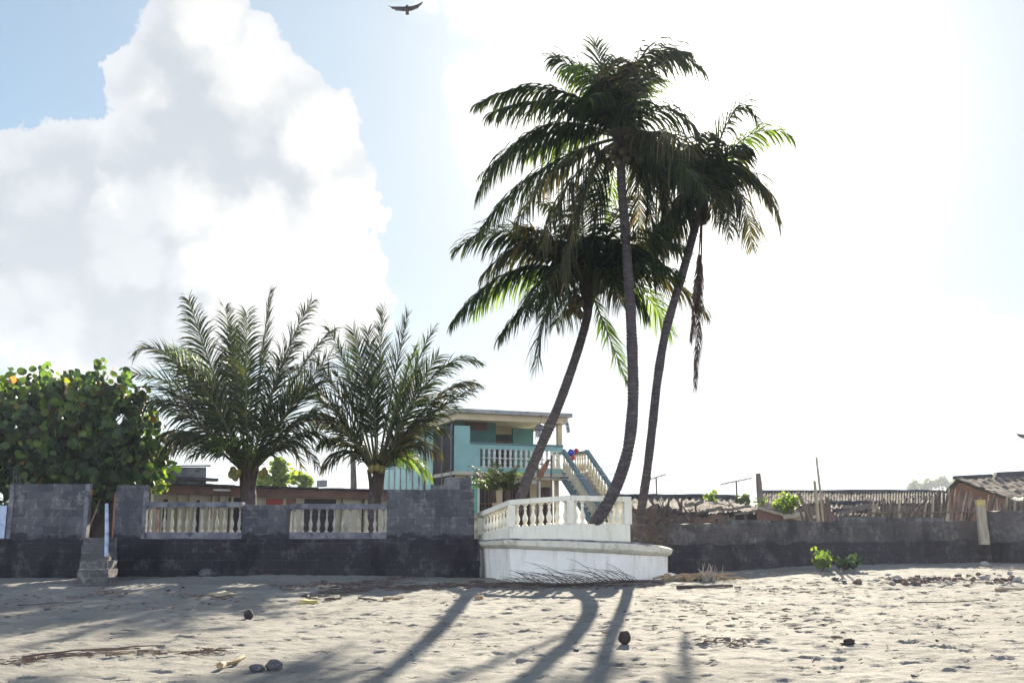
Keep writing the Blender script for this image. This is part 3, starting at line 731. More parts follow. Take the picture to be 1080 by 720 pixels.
# palm 1: leaning from behind the terrace
palm('leaning coconut palm behind the terrace rail, its trunk slanting up in front of green house', [(541, 545, 26.0), (548, 528, 25.98), (557, 503, 25.9), (572, 467, 25.8), (588, 430, 25.7), (602, 392, 25.65), (613, 358, 25.6), (620, 330, 25.5), (621, 308, 25.5)],
     0.13, 0.105, (619, 296), [
    (545, 250, 478, 338, -0.4, D(hang=0.9)), (540, 268, 500, 330, 0.8, D(hang=0.8)), (550, 215, 482, 262, 0.2, D(hang=0.6)), (560, 225, 510, 290, -1.0, D(hang=0.8)), (580, 275, 565, 388, -0.4, D(hang=0.55, sparse=0.2)),
    (636, 340, 662, 404, -0.6, D(hang=0.25, mat='frond_young', lmax=0.75)), (690, 262, 744, 330, 0.4, D(hang=0.7, mat='frond_old')), (670, 275, 708, 352, 0.9, D(hang=0.6, mat='frond_young')), (660, 240, 700, 280, -0.6),
    (600, 225, 575, 215, 0.6), (610, 215, 620, 190, 0.6), (645, 230, 660, 210, 1.0), (585, 240, 548, 238, -1.0, D(hang=0.9, mat='frond_old')), (600, 250, 580, 300, -1.6, D(hang=1.0, mat='frond_old')),
    (640, 260, 655, 320, -1.3, D(hang=1.0)), (675, 240, 722, 262, 1.2), (570, 230, 530, 250, 1.4), (655, 275, 682, 330, -0.4)],
     25.5, 41, nuts=[(603, 322, -0.3), (608, 327, -0.3), (600, 330, -0.25), (612, 320, -0.35), (606, 316, -0.3), (630, 300, -0.3), (634, 306, -0.3), (628, 308, -0.35), (612, 332, -0.3)],
     extra=12, exlen=3.2, lmax=1.1, hang=0.85, matfun=mf_tall)
# two young palms behind the wall
def mf_young(R):
    r = R.random(); return 'frond' if r < 0.86 else ('frond_young' if r < 0.93 else 'frond_old')
palm('young coconut palm with fan of upright fronds behind the left balustrade', [(263, 560, 28.0), (263, 525, 28.0), (262, 512, 28.0)], 0.2, 0.17, (262, 503),
    [(190, 355, 142, 374, -0.5), (225, 395, 199, 317, 0.2), (250, 395, 238, 325, 0.8), (272, 400, 285, 308, 0.3), (290, 385, 328, 320, -0.2), (205, 400, 130, 398, 0.8), (195, 420, 150, 430, -0.8, D(hang=0.5)),
     (205, 455, 165, 462, 0.5, D(hang=0.7, mat='frond_old')), (215, 385, 178, 368, 1.4, D(mat='frond_young')), (305, 395, 352, 348, 0.8), (310, 410, 352, 405, -0.8), (305, 440, 350, 440, 0.6, D(hang=0.6)), (300, 455, 335, 492, -0.8, D(hang=0.7)),
     (285, 400, 312, 365, 1.6), (230, 420, 190, 385, -1.8), (245, 420, 248, 355, 2.0, D(mat='frond_young')), (220, 440, 178, 480, -1.0, D(hang=0.8, mat='frond_old')), 
     (295, 400, 340, 420, 1.6), (258, 400, 260, 330, -0.6), (250, 410, 246, 345, 0.9), (310, 425, 348, 375, -0.3), (315, 440, 358, 430, -1.2), (312, 455, 345, 465, 0.3, D(hang=0.7)), (215, 425, 152, 408, -0.2), (210, 440, 146, 424, 0.7), (205, 455, 172, 475, -1.2, D(hang=0.8)), (232, 415, 196, 372, -0.6, D(mat='frond_young', lmax=0.7)), (300, 460, 318, 492, 0.8, D(hang=0.8))],
     28.0, 51, nuts=[(244, 500, -0.3), (248, 503, -0.3), (251, 499, -0.25), (246, 496, -0.25), (276, 500, -0.3), (279, 497, -0.25)], nmat='nutyellow', extra=3, exlen=3.0, lmax=0.9, hang=0.27, angle=41, matfun=mf_young, nl=84, bulge=0.1, wid=0.048, els=(20, 75))
palm('young coconut palm beside the green house, its right fronds bent over', [(392, 560, 28.6), (394, 525, 28.6), (396, 512, 28.6)], 0.16, 0.14, (397, 504),
    [(398, 410, 404, 326, 0.2), (415, 400, 430, 332, 0.5), (375, 400, 346, 346, 0.3), (385, 390, 372, 348, -0.8), (432, 395, 457, 348, -0.2), (445, 380, 504, 381, -0.4, D(hang=0.5)), (450, 415, 503, 404, 0.6, D(hang=0.5, mat='frond_old')),
     (445, 445, 498, 412, -0.9, D(hang=0.5)), (372, 468, 342, 492, -0.8, D(hang=0.6)), (420, 474, 452, 500, -0.6, D(hang=0.6)), (355, 425, 318, 418, 0.5), (362, 415, 330, 378, -0.6), (430, 450, 470, 455, 1.0, D(hang=0.6)),
     (420, 420, 450, 380, 1.6), (360, 440, 325, 455, 1.0), (425, 400, 440, 365, -1.8, D(mat='frond_young')), (370, 420, 350, 390, -1.6), (396, 420, 388, 350, -0.6), (365, 440, 322, 400, -1.2), (370, 455, 325, 440, -0.4), (368, 460, 335, 470, 0.8, D(hang=0.7)), (432, 425, 462, 375, -1.2), (428, 465, 462, 480, -1.0, D(hang=0.7)), (440, 440, 480, 430, 0.2, D(hang=0.6))],
     28.6, 61, nuts=[(392, 494, -0.4), (398, 493, -0.42), (403, 495, -0.4)], nmat='nutyellow', extra=3, exlen=2.8, lmax=0.86, hang=0.27, angle=41, matfun=mf_young, nl=84, bulge=0.1, wid=0.048, els=(20, 75))

# cluster of small palms/cycads behind the terrace
def fan_plant(name, label, cat, base, n, ln, mat, seed, lmax=0.3, el=(20, 80), hang=0.3, wid=0.03, nl=26, part='frond', group=None):
    R = random.Random(seed); t = thing(name, label, cat, base, group)
    mb = MB(); mb.tube([base, base+Vector((0, 0, 0.35))], [0.1, 0.07], 8); mb.build('stem', 'husk', t)
    H = base+Vector((0, 0, 0.3))
    for i in range(n):
        a = 2*PI*i/n+R.uniform(-0.3, 0.3); e = math.radians(R.uniform(*el)); l = ln*R.uniform(0.75, 1.1)
        d = Vector((math.cos(a)*math.cos(e), math.sin(a)*math.cos(e), math.sin(e)))
        path = bez([H, H+d*l*0.6, H+d*l*0.85+Vector((math.cos(a), math.sin(a), 0))*l*0.2-Vector((0, 0, l*0.18))], 8)
        m_ = mat if not callable(mat) else mat(R)
        frond_mesh(path, None, nl, lmax, wid, hang, seed*50+i, 0.014, 0, 0.02, 55, 0.1).build(part, [m_, 'rachis'], t)
    return t
b = P(520, 545, 28.5); b.z = 1.2
fan_plant('young_palm', 'small bright green feathery palm between grey wall and terrace balustrade', 'palm', Vector((b.x, b.y, Zp(530, 28.5))), 16, 1.15, lambda R: 'frond_young' if R.random() < 0.6 else 'frond', 77, 0.28)
b = P(536, 545, 27.6)
fan_plant('young_palm', 'small dark spiky palm just left of the leaning trunk behind the terrace', 'palm', Vector((b.x, b.y, Zp(532, 27.6))), 14, 0.95, 'frond', 78, 0.22, (35, 85), 0.1)

# ------------------------------------------------------------------ sea grape tree (left)
def round_leaf(mb, c, r, nrm, mi=0, seg=8):
    nrm = nrm.normalized(); a = nrm.cross(Vector((0.3, 0.2, 0.9)));
    if a.length < 1e-3: a = Vector((1, 0, 0))
    a.normalize(); b = nrm.cross(a)
    pts = [c+a*r*math.cos(2*PI*k/seg)+b*r*math.sin(2*PI*k/seg)*0.92+nrm*r*0.16*abs(math.cos(2*PI*k/seg)) for k in range(seg)]
    mb.add(pts, [tuple(range(seg//2+1)), (0,)+tuple(range(seg//2, seg))], mi)
def grape_tree():
    R = random.Random(91); Yt = 28.0
    base = Vector((P(107, 560, Yt).x, Yt, 0))
    t = thing('sea_grape_tree', 'dense broad sea grape tree with round leaves behind the wall gap on the left', 'tree', base)
    mb = MB(); top = P(104, 505, Yt)
    mb.tube([base-Vector((0, 0, 0.2)), base+Vector((0.03, 0, 0.9)), top, P(98, 470, Yt)], [0.3, 0.24, 0.2, 0.14], 10); mb.tube([base+Vector((-0.2, 0.2, 0)), P(90, 520, Yt), P(60, 480, Yt), P(30, 450, Yt)], [0.2, 0.15, 0.1, 0.06], 8)
    mb.tube([base+Vector((0.25, 0.1, 0)), P(118, 520, Yt), P(135, 470, Yt), P(150, 430, Yt)], [0.16, 0.13, 0.09, 0.05], 8)
    mb.build('trunk', 'bark', t, smooth=True)
    # crown lobes
    lobes = [(105, 530, 26, 0.3), (92, 520, 26, 0.9), (20, 450, 55, 0), (60, 440, 52, -0.6), (105, 445, 55, -0.4), (140, 455, 38, 0), (-20, 440, 60, 0.4), (80, 480, 50, -0.8), (35, 490, 42, -0.5), (128, 488, 26, 0.3), (-30, 490, 55, 0), (70, 408, 24, 0.5),
             (130, 405, 20, -0.2), (156, 470, 20, -0.5), (15, 418, 24, 0.2), (100, 416, 20, 0.3), (40, 408, 14, 0.1), (122, 392, 9, 0), (76, 396, 9, 0), (166, 462, 12, 0.2), (158, 418, 12, 0.2), (-60, 450, 60, 0)]
    twigs = MB(); cr = MB(); crt = MB()
    shoots = [(73, 418, 72, 388), (128, 408, 131, 379), (46, 420, 46, 397), (95, 415, 92, 396), (25, 420, 24, 400), (148, 420, 158, 396), (5, 425, 8, 405), (60, 415, 58, 400), (112, 412, 110, 392), (170, 480, 174, 465)]
    ph = P(98, 470, Yt)
    def cluster(c, d, n, rr, dst, top=False):
        for k in range(n):
            q = c+d*(k*0.09)+Vector((R.gauss(0, 0.05), R.gauss(0, 0.05), R.gauss(0, 0.04)))
            an = R.uniform(0, 2*PI); nr = Vector((math.cos(an)*0.9, math.sin(an)*0.9-0.1, R.uniform(-0.4, 1.0)))
            off = Vector((math.cos(an), math.sin(an), 0.1))*rr*0.9
            round_leaf(dst, q+off, rr*R.uniform(0.65, 1.45), nr)
    for (lx, ly, lr, ld) in lobes:
        if ly < 500: ly += 18; lx -= 4 if lx < 110 else 14
        if lr > 30: lr *= 0.93
        c = P(lx, ly, Yt+ld); rr = lr/F*Yt
        nb = int(92*(lr/50)**2)+12
        for k in range(nb):
            d = Vector((R.gauss(0, 1), R.gauss(0, 1), R.gauss(0, 1))).normalized()
            rad = rr*(R.random()**0.4)
            q = c+Vector((d.x*rad, d.y*rad*0.9, d.z*rad))
            tipdir = (d+Vector((0, 0, 0.5))).normalized()
            if k % 3 == 0:
                twigs.tube([ph.lerp(c, 0.5+0.3*R.random()), q.lerp(c, 0.4), q+tipdir*0.3], [0.03, 0.02, 0.01], 4)
            sunny = d.z > 0.35 and rad > rr*0.65 and R.random() < 0.75  # upper outer clusters take the leaf with sunlight in its colour
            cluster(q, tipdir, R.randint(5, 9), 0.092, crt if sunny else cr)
    for (x0, y0, x1, y1) in shoots:
        y0 += 8; y1 += 8
        a = P(x0, y0, Yt); b_ = P(x1, y1, Yt+R.uniform(-0.3, 0.3)); twigs.tube([a, a.lerp(b_, 0.5)+Vector((0.02, 0, 0)), b_], [0.02, 0.015, 0.008], 4)
        for k in range(9):
            q = a.lerp(b_, k/8); an = k*2.4
            round_leaf(crt if k > 3 else cr, q+Vector((math.cos(an), math.sin(an), 0.2))*0.1, 0.1*(1-0.04*k), Vector((math.cos(an), math.sin(an), R.uniform(-0.2, 0.8))))
    twigs.build('branches', 'bark', t); cr.build('crown', 'grape', t); crt.build('sunny_crown', 'grape_sunlit', t)
grape_tree()
def leafy(name, label, cat, c, rad, n, mat, seed, leaf=0.08, trunkz=None, squash=0.8, group=None, trunkr=0.08, lobes=6):
    R = random.Random(seed); c = Vector(c); base = Vector((c.x, c.y, trunkz if trunkz is not None else c.z-rad))
    t = thing(name, label, cat, base, group)
    mb = MB(); mb.tube([base, c+Vector((0, 0, -rad*0.2)), c+Vector((0, 0, rad*0.4))], [trunkr, trunkr*0.7, trunkr*0.3], 6)
    LB = []
    for i in range(lobes):
        d = Vector((R.gauss(0, 1), R.gauss(0, 1), R.gauss(0, 0.8))).normalized()*rad*0.6; d.z *= squash
        LB.append((c+d, rad*R.uniform(0.3, 0.55))); mb.tube([c+Vector((0, 0, -rad*0.3)), c+d], [trunkr*0.5, trunkr*0.15], 4)
    mb.build('trunk', 'bark', t)
    cr = MB()
    for i in range(n):
        lc, lr = R.choice(LB); d = Vector((R.gauss(0, 1), R.gauss(0, 1), R.gauss(0, 1))).normalized()*lr*R.random()**0.45
        round_leaf(cr, lc+d, leaf*R.uniform(0.6, 1.2), Vector((R.gauss(0, 1), R.gauss(0, 1), R.gauss(0.4, 1))), 0, 6)
    cr.build('crown', mat, t); return t
leafy('shrub', 'yellow green leafy shrub between the sea grape tree and low brown house', 'shrub', P(158, 505, 29.5), 0.55, 300, 'lime', 5, 0.07, 0, 1.6)
leafy('shrub', 'second yellow green shrub low between the wall pier and brown house', 'shrub', P(156, 478, 30.5), 0.5, 220, 'lime', 6, 0.07, 0, 1.4)
leafy('small_tree', 'pale green tree showing beyond the low house just right of first young palm', 'tree', P(288, 500, 48), 1.0, 500, 'lime', 8, 0.12, 0)
leafy('small_tree', 'little green treetop over the low house roof between the two young palms', 'tree', P(321, 508, 50), 0.75, 350, 'lime', 9, 0.12, 0)

# ------------------------------------------------------------------ low house (left, behind wall)
lh = fr(163, 31.5, 440, 37.5)
o_ = lh.w(0, 0, 0)
hb = thing('low_house', 'long low cream house with rusty brown fascia behind the left wall and young palms', 'house', o_)
ztop = lh.hit(170, 509)[1]; zf0 = lh.hit(170, 520.5)[1]
mb = MB(); lh.box(mb, 0.15, lh.L-0.1, 0.35, 5.5, -0.2, zf0+0.1); mb.build('wall', 'palecream', hb)
mb = MB(); lh.box(mb, 0, lh.L, 0, 0.12, zf0, ztop-0.06); mb.build('fascia', 'rust', hb)
mb = MB()
nn = 40
for i in range(nn): 
    a0 = -0.15+(lh.L+0.3)*i/nn; a1 = -0.15+(lh.L+0.3)*(i+1)/nn; dz = rnd.uniform(-0.015, 0.02)
    lh.box(mb, a0, a1+0.0, -0.12, 5.8, ztop-0.055+dz, ztop+dz)
mb.build('roof', 'roofdark', hb)
for (x0, x1, y0, y1, m_) in ((240, 259, 524.5, 562, 'dark'), (171, 176, 526, 560, 'dark'), (280, 300, 525.5, 533, 'redcloth'), (300, 312, 525.5, 533, 'brick'), (320, 354, 526, 560, 'dark'), (381, 385, 527, 560, 'dark'), (206, 210, 527, 560, 'dark')):
    mb = MB(); a0, a1, z0_, z1_ = lh.pbox(mb, x0, x1, y0, y1+4, 0.325, 0.345); w = mb.build('window', m_, hb)
    mb = MB()
    for aa, ab in ((a0-0.05, a0-0.002), (a1+0.002, a1+0.05)): lh.box(mb, aa, ab, 0.30, 0.348, z0_, z1_+0.05)
    lh.box(mb, a0-0.002, a1+0.002, 0.30, 0.348, z1_+0.002, z1_+0.05)
    mb.build('frame', 'palecream', w)
for x0 in (188, 200, 224, 232, 244, 362, 385): # posts and pilasters
    mb = MB(); lh.pbox(mb, x0, x0+2.2, 521, 536, 0.2, 0.33, z0=-0.2); mb.build('pilaster', 'cream', hb)
mb = MB(); lh.pbox(mb, 225, 243, 515.5, 517.5, -0.012, -0.002); mb.build('pale_plate', 'whitep', hb)
mb = MB(); lh.pbox(mb, 340, 345, 506, 513, 1.5, 1.9); mb.build('vent_stub', 'slab', hb)
# grey shed roof piece behind
gr = fr(168, 33.5, 232, 35.5)
t = thing('grey_shed', 'grey concrete upper room behind the low house roof under the palm fronds', 'shed', gr.w(0, 1, 0))
mb = MB(); zt = gr.hit(178, 485)[1]; z0 = gr.hit(178, 509)[1]
q0 = [gr.w(0, 0.5, -0.1), gr.w(gr.L, 0.5, -0.1), gr.w(gr.L, 3.5, -0.1), gr.w(0, 3.5, -0.1)]
q1 = [gr.w(0.1, 0.6, zt-0.25), gr.w(gr.L-0.1, 0.6, zt-0.1), gr.w(gr.L-0.1, 3.5, zt), gr.w(0.1, 3.5, zt)]
mb.hexa(q0, q1); mb.build('wall', 'coping', t)
mb = MB(); gr.box(mb, -0.1, gr.L+0.2, 0.3, 0.598, z0+0.15, z0+0.25); mb.build('ledge', 'roofdark', t)
mb = MB(); q = [gr.w(0.0, 0.5, zt-0.23), gr.w(gr.L, 0.5, zt-0.08), gr.w(gr.L, 3.6, zt+0.04), gr.w(0, 3.6, zt+0.04)]
mb.hexa(q, [p+Vector((0, 0, 0.06)) for p in q]); mb.build('roof', 'slab', t)
# utility post behind
mb = MB(); mb.tube([Vector((P(372, 510, 42).x, 42, 0)), P(373, 512, 42), P(372, 470, 42)], [0.16, 0.13, 0.1], 8)
tag(mb.build('utility_pole', 'wood', None, smooth=True, loc=Vector((P(372, 510, 42).x, 42, 0))), 'thin brown pole behind the low house between the young palms', 'pole')

# ------------------------------------------------------------------ green house
hf = Frame(P(480, 500, 38), P(594, 500, 39.6))
HL = hf.L
gh = thing('two_storey_house', 'two storey aqua green and cream house with roofed balcony behind the terrace', 'house', hf.w(0, 0, 0))
zfl = hf.hit(490, 500.5)[1]           # underside of the balcony strip
zwall = hf.hit(485, 448.5)[1]; zrail = hf.hit(500, 468)[1]; zro = hf.hit(482, 431.5)[1]; zbeam = hf.hit(482, 442.5)[1]
print('house', zfl, zrail, zwall, zbeam, zro, HL)
def hpart(name, mat, boxes, par=None):
    mb = MB()
    for bx_ in boxes: hf.box(mb, *bx_)
    return mb.build(name, mat, par or gh)
hpart('roof_slab', 'slab', [(-0.15, HL+0.25, -0.35, 6.0, zro-0.14, zro)])
hpart('cornice', 'cream', [(-0.02, HL+0.12, -0.2, -0.02, zbeam, zro-0.142), (-0.02, 0.16, -0.018, 5.9, zbeam, zro-0.142), (HL-0.05, HL+0.12, -0.018, 5.9, zbeam, zro-0.142)])
hpart('balcony_ceiling', 'palecream', [(0.162, HL-0.052, 0.0, 5.8, zro-0.26, zro-0.144)])
hpart('balcony_floor', 'palecream', [(-0.06, HL+0.1, -0.05, 5.9, zfl, zfl+0.12)])
zd = zfl+0.122
hpart('balcony_wall', 'aqua', [(0, 0.56, 0.0, 0.16, zd, zwall), (0.561, 0.96, 0.004, 0.156, zd, zrail), (0.961, HL, 0.004, 0.156, zd, zd+0.17), ])
mb = MB(); hf.box(mb, 0.57, HL+0.02, -0.02, 0.18, zrail+0.002, zrail+0.07); mb.build('balcony_rail', 'railteal', gh)
mb = MB(); hf.box(mb, 0.961, HL, 0.01, 0.15, zrail-0.16, zrail); mb.build('rail_beam', 'aqua', gh)
balh = baluster_mesh('baluster', 'whitep', 1.0, prof=[(0.12, 0), (0.12, 0.08), (0.06, 0.1), (0.10, 0.22), (0.07, 0.38), (0.06, 0.44), (0.15, 0.47), (0.15, 0.53), (0.06, 0.56), (0.07, 0.62), (0.10, 0.78), (0.06, 0.9), (0.12, 0.92), (0.12, 1)])
z0b = zd+0.172; hb_ = zrail-0.16-z0b
bp = hpart('balustrade_sill', 'palecream', [(0.961, HL, -0.01, 0.17, zd+0.165, zd+0.185)])
nb = 15
for i in range(nb):
    a = 1.02+(HL-1.12)*(i+0.5)/nb; p = hf.w(a, 0.08, z0b)
    put_mesh('baluster', balh, bp, p, (hb_*0.85, hb_*0.85, hb_+0.02))
hpart('column', 'cream', [(HL-0.2, HL-0.02, -0.005+0.02, 0.175, zrail+0.072, zbeam)])
# rooms behind the balcony
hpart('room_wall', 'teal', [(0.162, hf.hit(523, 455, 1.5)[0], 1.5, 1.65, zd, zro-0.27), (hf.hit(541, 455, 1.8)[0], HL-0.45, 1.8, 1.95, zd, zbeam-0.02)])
hpart('lobby_wall', 'cream', [(hf.hit(520, 455, 2.6)[0], hf.hit(544, 455, 2.6)[0], 2.6, 2.7, zd, zbeam+0.1)])
hpart('back_rooms', 'paleaqua', [(0.18, HL-0.5, 2.9, 5.7, zd, zro-0.27)])
wA, wB = hf.hit(491, 448, 1.46)[0], hf.hit(513.5, 448, 1.46)[0]; wZ0, wZ1 = hf.hit(500, 453.5, 1.46)[1], hf.hit(500, 443.5, 1.46)[1]
w = hpart('louvre_window', 'dark', [(wA, wB, 1.46, 1.498, wZ0, wZ1)])
mb = MB()
for k in range(5):
    z = wZ0+(wZ1-wZ0)*(k+0.5)/5; hf.box(mb, wA+0.02, wB-0.02, 1.42, 1.458, z-0.02, z+0.01)
mb.build('louvre', 'redwood', w)
dw = hpart('doorway', 'dark', [(hf.hit(521, 460, 2.6)[0], hf.hit(543, 460, 2.6)[0], 2.56, 2.598, zd, hf.hit(530, 458, 2.56)[1])])
hpart('door_frame', 'redwood', [(hf.hit(521, 460, 2.52)[0], hf.hit(543, 460, 2.52)[0], 2.52, 2.558, hf.hit(530, 458, 2.56)[1]-0.3, hf.hit(530, 458, 2.56)[1]-0.25)], dw)
# left side: dark screened bay and the pale aqua rear wing
hpart('side_screen', 'dark', [(-0.02, 0.10, 0.3, 2.5, zfl-0.8, zwall+0.02)])
hpart('side_wall', 'paleaqua', [(-0.02, 0.10, 2.502, 3.69, -0.2, zwall+0.05)])
for b0 in (0.25, 1.3, 2.4, 3.55):
    hpart('screen_post', 'metal', [(-0.08, -0.022, b0, b0+0.07, zfl-1.6, zwall+0.1)])
hpart('rear_wing', 'paleaqua', [(-0.1, 0.9, 3.7, 10.5, -0.2, hf.hit(455, 470, 3.7)[1])])
for k in range(7):
    hpart('wing_batten', 'slab', [(-0.14, -0.102, 4.1+k*0.9, 4.16+k*0.9, 0, hf.hit(455, 470, 3.7)[1]-0.02*k)])
mb = MB(); zz = hf.hit(455, 470, 3.7)[1]+0.02
a_ = [hf.w(-0.3, 3.6, zz), hf.w(1.1, 3.6, zz+0.1), hf.w(1.1, 10.6, zz+0.1), hf.w(-0.3, 10.6, zz)]
mb.hexa(a_, [p+Vector((0, 0, 0.07)) for p in a_]); mb.build('wing_roof', 'brick', gh)
# ground floor
hpart('ground_floor_wall', 'cream', [(0.75, HL-0.05, 0.9, 1.05, -0.2, zfl-0.002)])
hpart('green_pier', 'green', [(0.62, 0.93, 0.2, 0.5, -0.2, zfl-0.002)])
hpart('white_frame', 'whitep', [(0.96, 1.06, 0.3, 0.4, -0.2, zfl-0.15), (3.38, 3.5, 0.3, 0.4, -0.2, zfl-0.12), (1.062, 3.378, 0.32, 0.38, zfl-0.25, zfl-0.12)])
hpart('lower_beam', 'cream', [(0.96, HL, 0.18, 0.28, zfl-0.118, zfl-0.004)])
for a0, a1 in ((1.1, 1.75), (2.2, 3.3), (3.6, HL-0.15)):
    g_ = hpart('ground_window', 'dark', [(a0, a1, 0.86, 0.898, 0.9, zfl-0.35)])
    mb = MB()
    k = a0+0.08
    while k < a1: mb.tube([hf.w(k, 0.82, 0.9), hf.w(k, 0.82, zfl-0.35)], 0.014, 5); k += 0.14
    for zq in (1.2, 1.65, 2.1): hf.box(mb, a0, a1, 0.80, 0.815, zq, zq+0.035)
    mb.build('window_grille', 'redwood', g_)
# staircase
sd = (-hf.v*0.98+hf.u*0.06).normalized()
ztopst = zd; Nst = 17; rise = (ztopst-0.0)/Nst; tread = 0.235
hs = thing('outdoor_staircase', 'outside staircase with teal sloping handrails climbing to the green house balcony', 'staircase', hf.w(HL+0.6, -3, 0))
def sp(off, t, z): p = hf.w(HL+0.03+off, 0.0, 0)+sd*t; return Vector((p.x, p.y, z))
WD = 1.0
mb = MB()
for i in range(Nst):
    t0 = i*tread; z1 = ztopst-(i+1)*rise+rise*0.0
    q = [(0.07, t0), (WD-0.07, t0), (WD-0.07, t0+tread+0.02), (0.07, t0+tread+0.02)]
    mb.hexa([sp(a, b, z1-0.22) for a, b in q], [sp(a, b, z1) for a, b in q])
mb.build('treads', 'slab', hs)
mb = MB(); q = [(-0.05, -1.1), (WD+0.05, -1.1), (WD+0.05, -0.002), (-0.05, -0.002)]
mb.hexa([sp(a, b, ztopst-0.2) for a, b in q], [sp(a, b, ztopst) for a, b in q]); mb.build('landing', 'slab', hs)
balst = baluster_mesh('baluster', 'palecream', 1.0)
slope = rise/tread; Lst = Nst*tread
for off in (0.0, WD):
    mb = MB(); ms = MB()
    za = ztopst+0.92; zb2 = za-Lst*slope
    b4 = [sp(off-0.08, -0.05, za-0.1), sp(off+0.08, -0.05, za-0.1), sp(off+0.08, Lst, zb2-0.1), sp(off-0.08, Lst, zb2-0.1)]
    mb.hexa(b4, [p+Vector((0, 0, 0.12)) for p in b4]); r_ = mb.build('handrail', 'railteal', hs)
    b4 = [sp(off-0.07, -0.05, ztopst-0.28), sp(off+0.068, -0.05, ztopst-0.28), sp(off+0.068, Lst, ztopst-0.28-Lst*slope), sp(off-0.07, Lst, ztopst-0.28-Lst*slope)]
    ms.hexa(b4, [p+Vector((0, 0, 0.38)) for p in b4]); sg_ = ms.build('stringer', 'railteal' if off == 0 else 'palecream', hs)
    for i in range(20):
        t_ = 0.05+(Lst-0.1)*i/19; zz0 = ztopst+0.08-t_*slope
        put_mesh('baluster', balst, sg_, sp(off, t_, zz0), (0.52, 0.52, 0.76))
# landing railing
mb = MB()
for (a0, a1, b0, b1) in ((WD-0.06, WD+0.06, -1.1, -0.06), (0.0, WD-0.062, -1.1, -0.98)):
    q = [(a0, b0), (a1, b0), (a1, b1), (a0, b1)]
    mb.hexa([sp(a, b, ztopst+0.8) for a, b in q], [sp(a, b, ztopst+0.91) for a, b in q])
lr_ = mb.build('landing_rail', 'railteal', hs)
for i in range(5): put_mesh('baluster', balst, lr_, sp(WD, -0.2-i*0.19, ztopst), (0.52, 0.52, 0.81))
for i in range(4): put_mesh('baluster', balst, lr_, sp(0.12+i*0.22, -1.04, ztopst), (0.52, 0.52, 0.81))
mb = MB(); q = [(0.1, -1.05), (0.25, -1.05), (0.25, -0.9), (0.1, -0.9)]
mb.hexa([sp(a, b, -0.2) for a, b in q], [sp(a, b, ztopst-0.2) for a, b in q]); q = [(p[0]+0.7, p[1]) for p in q]
mb.hexa([sp(a, b, -0.2) for a, b in q], [sp(a, b, ztopst-0.2) for a, b in q]); mb.build('pillars', 'slab', hs)
# balloons
def ball(px, py, Y, r, mat, label):
    c = P(px, py, Y); mb = MB(); mb.blob(c, (r, r, r*1.12), 0, 16, 12, 0.0)
    mb.tube([c+Vector((0, 0, -r*1.08)), c+Vector((0, 0, -r*1.2))], [0.012, 0.03], 6)
    tag(mb.build('balloon', mat, None, smooth=True, loc=c), label, 'balloon', 'balloons tied to the stair rail')
ball(602.5, 477, 38.6, 0.125, 'blue', 'blue balloon tied at the top of the outside staircase')
ball(608, 475.2, 38.8, 0.09, 'red', 'red balloon right of the blue one at stair top')
ball(604, 482.5, 38.5, 0.085, 'red', 'small red balloon just under the blue one at stair top')
# hanging ornament and pennant
c = P(570, 452, 37.6)
t = thing('hanging_lantern', 'round dark hanging lantern with pale fringe under the balcony eave by the leaning trunk', 'lantern', c)
mb = MB(); mb.lathe([(0.02, 0.18), (0.12, 0.15), (0.19, 0.06), (0.21, -0.04), (0.19, -0.08)], 14, c); mb.build('hood', 'metal', t, smooth=True)
mb = MB(); mb.lathe([(0.05, -0.30), (0.10, -0.24), (0.10, -0.16), (0.07, -0.10)], 10, c+Vector((-0.08, 0, 0))); mb.build('bulb', 'slab', t, smooth=True)
mb = MB()
for k in range(9): a = 2*PI*k/9; mb.tube([c+Vector((0.18*math.cos(a), 0.18*math.sin(a), -0.08)), c+Vector((0.15*math.cos(a)-0.04, 0.15*math.sin(a), -0.30-0.1*rnd.random()))], 0.012, 4)
mb.build('fringe', 'whitep', t)
mb = MB(); mb.tube([c+Vector((0, 0, 0.18)), c+Vector((0.05, 0.3, 0.55))], 0.01, 4); mb.build('cord', 'metal', t)
c = P(597.5, 446, 39.4)
t = thing('hanging_pennant', 'small white and grey pennant hanging from the roof corner of green house', 'flag', c)
mb = MB(); mb.tube([P(586, 449, 39.4), P(592, 446.5, 39.4), P(597, 443.5, 39.4)], 0.012, 5); mb.build('bracket', 'metal', t)
mb = MB()
f0, f1 = P(595.5, 444.5, 39.4), P(599.3, 443.2, 39.4); g0, g1 = P(598, 456.5, 39.5), P(601.5, 455.5, 39.5)
nn = 8
mb.loft([[f0.lerp(g0, i/nn)+Vector((0, 0.03*math.sin(i), 0)), f1.lerp(g1, i/nn)+Vector((0, 0.03*math.sin(i+1), 0)), f1.lerp(g1, i/nn)+Vector((0, 0.008+0.03*math.sin(i+1), 0)), f0.lerp(g0, i/nn)+Vector((0, 0.008+0.03*math.sin(i), 0))] for i in range(nn+1)])
mb.build('cloth', 'whitep', t)
for k, (a, b_) in enumerate(((0.12, 0.38), (0.52, 0.72), (0.78, 0.9))):
    mb = MB(); m0 = f0.lerp(g0, a).lerp(f1.lerp(g1, a), 0.2)+Vector((0, -0.045, 0)); m1 = f0.lerp(g0, b_).lerp(f1.lerp(g1, b_), 0.3)+Vector((0, -0.045, 0)); dx = Vector((0.08, 0, 0.01))
    mb.hexa([m0, m0+dx, m0+dx+Vector((0, 0.006, 0)), m0+Vector((0, 0.006, 0))], [m1, m1+dx, m1+dx+Vector((0, 0.006, 0)), m1+Vector((0, 0.006, 0))]); mb.build('dark_mark', 'railteal', t)
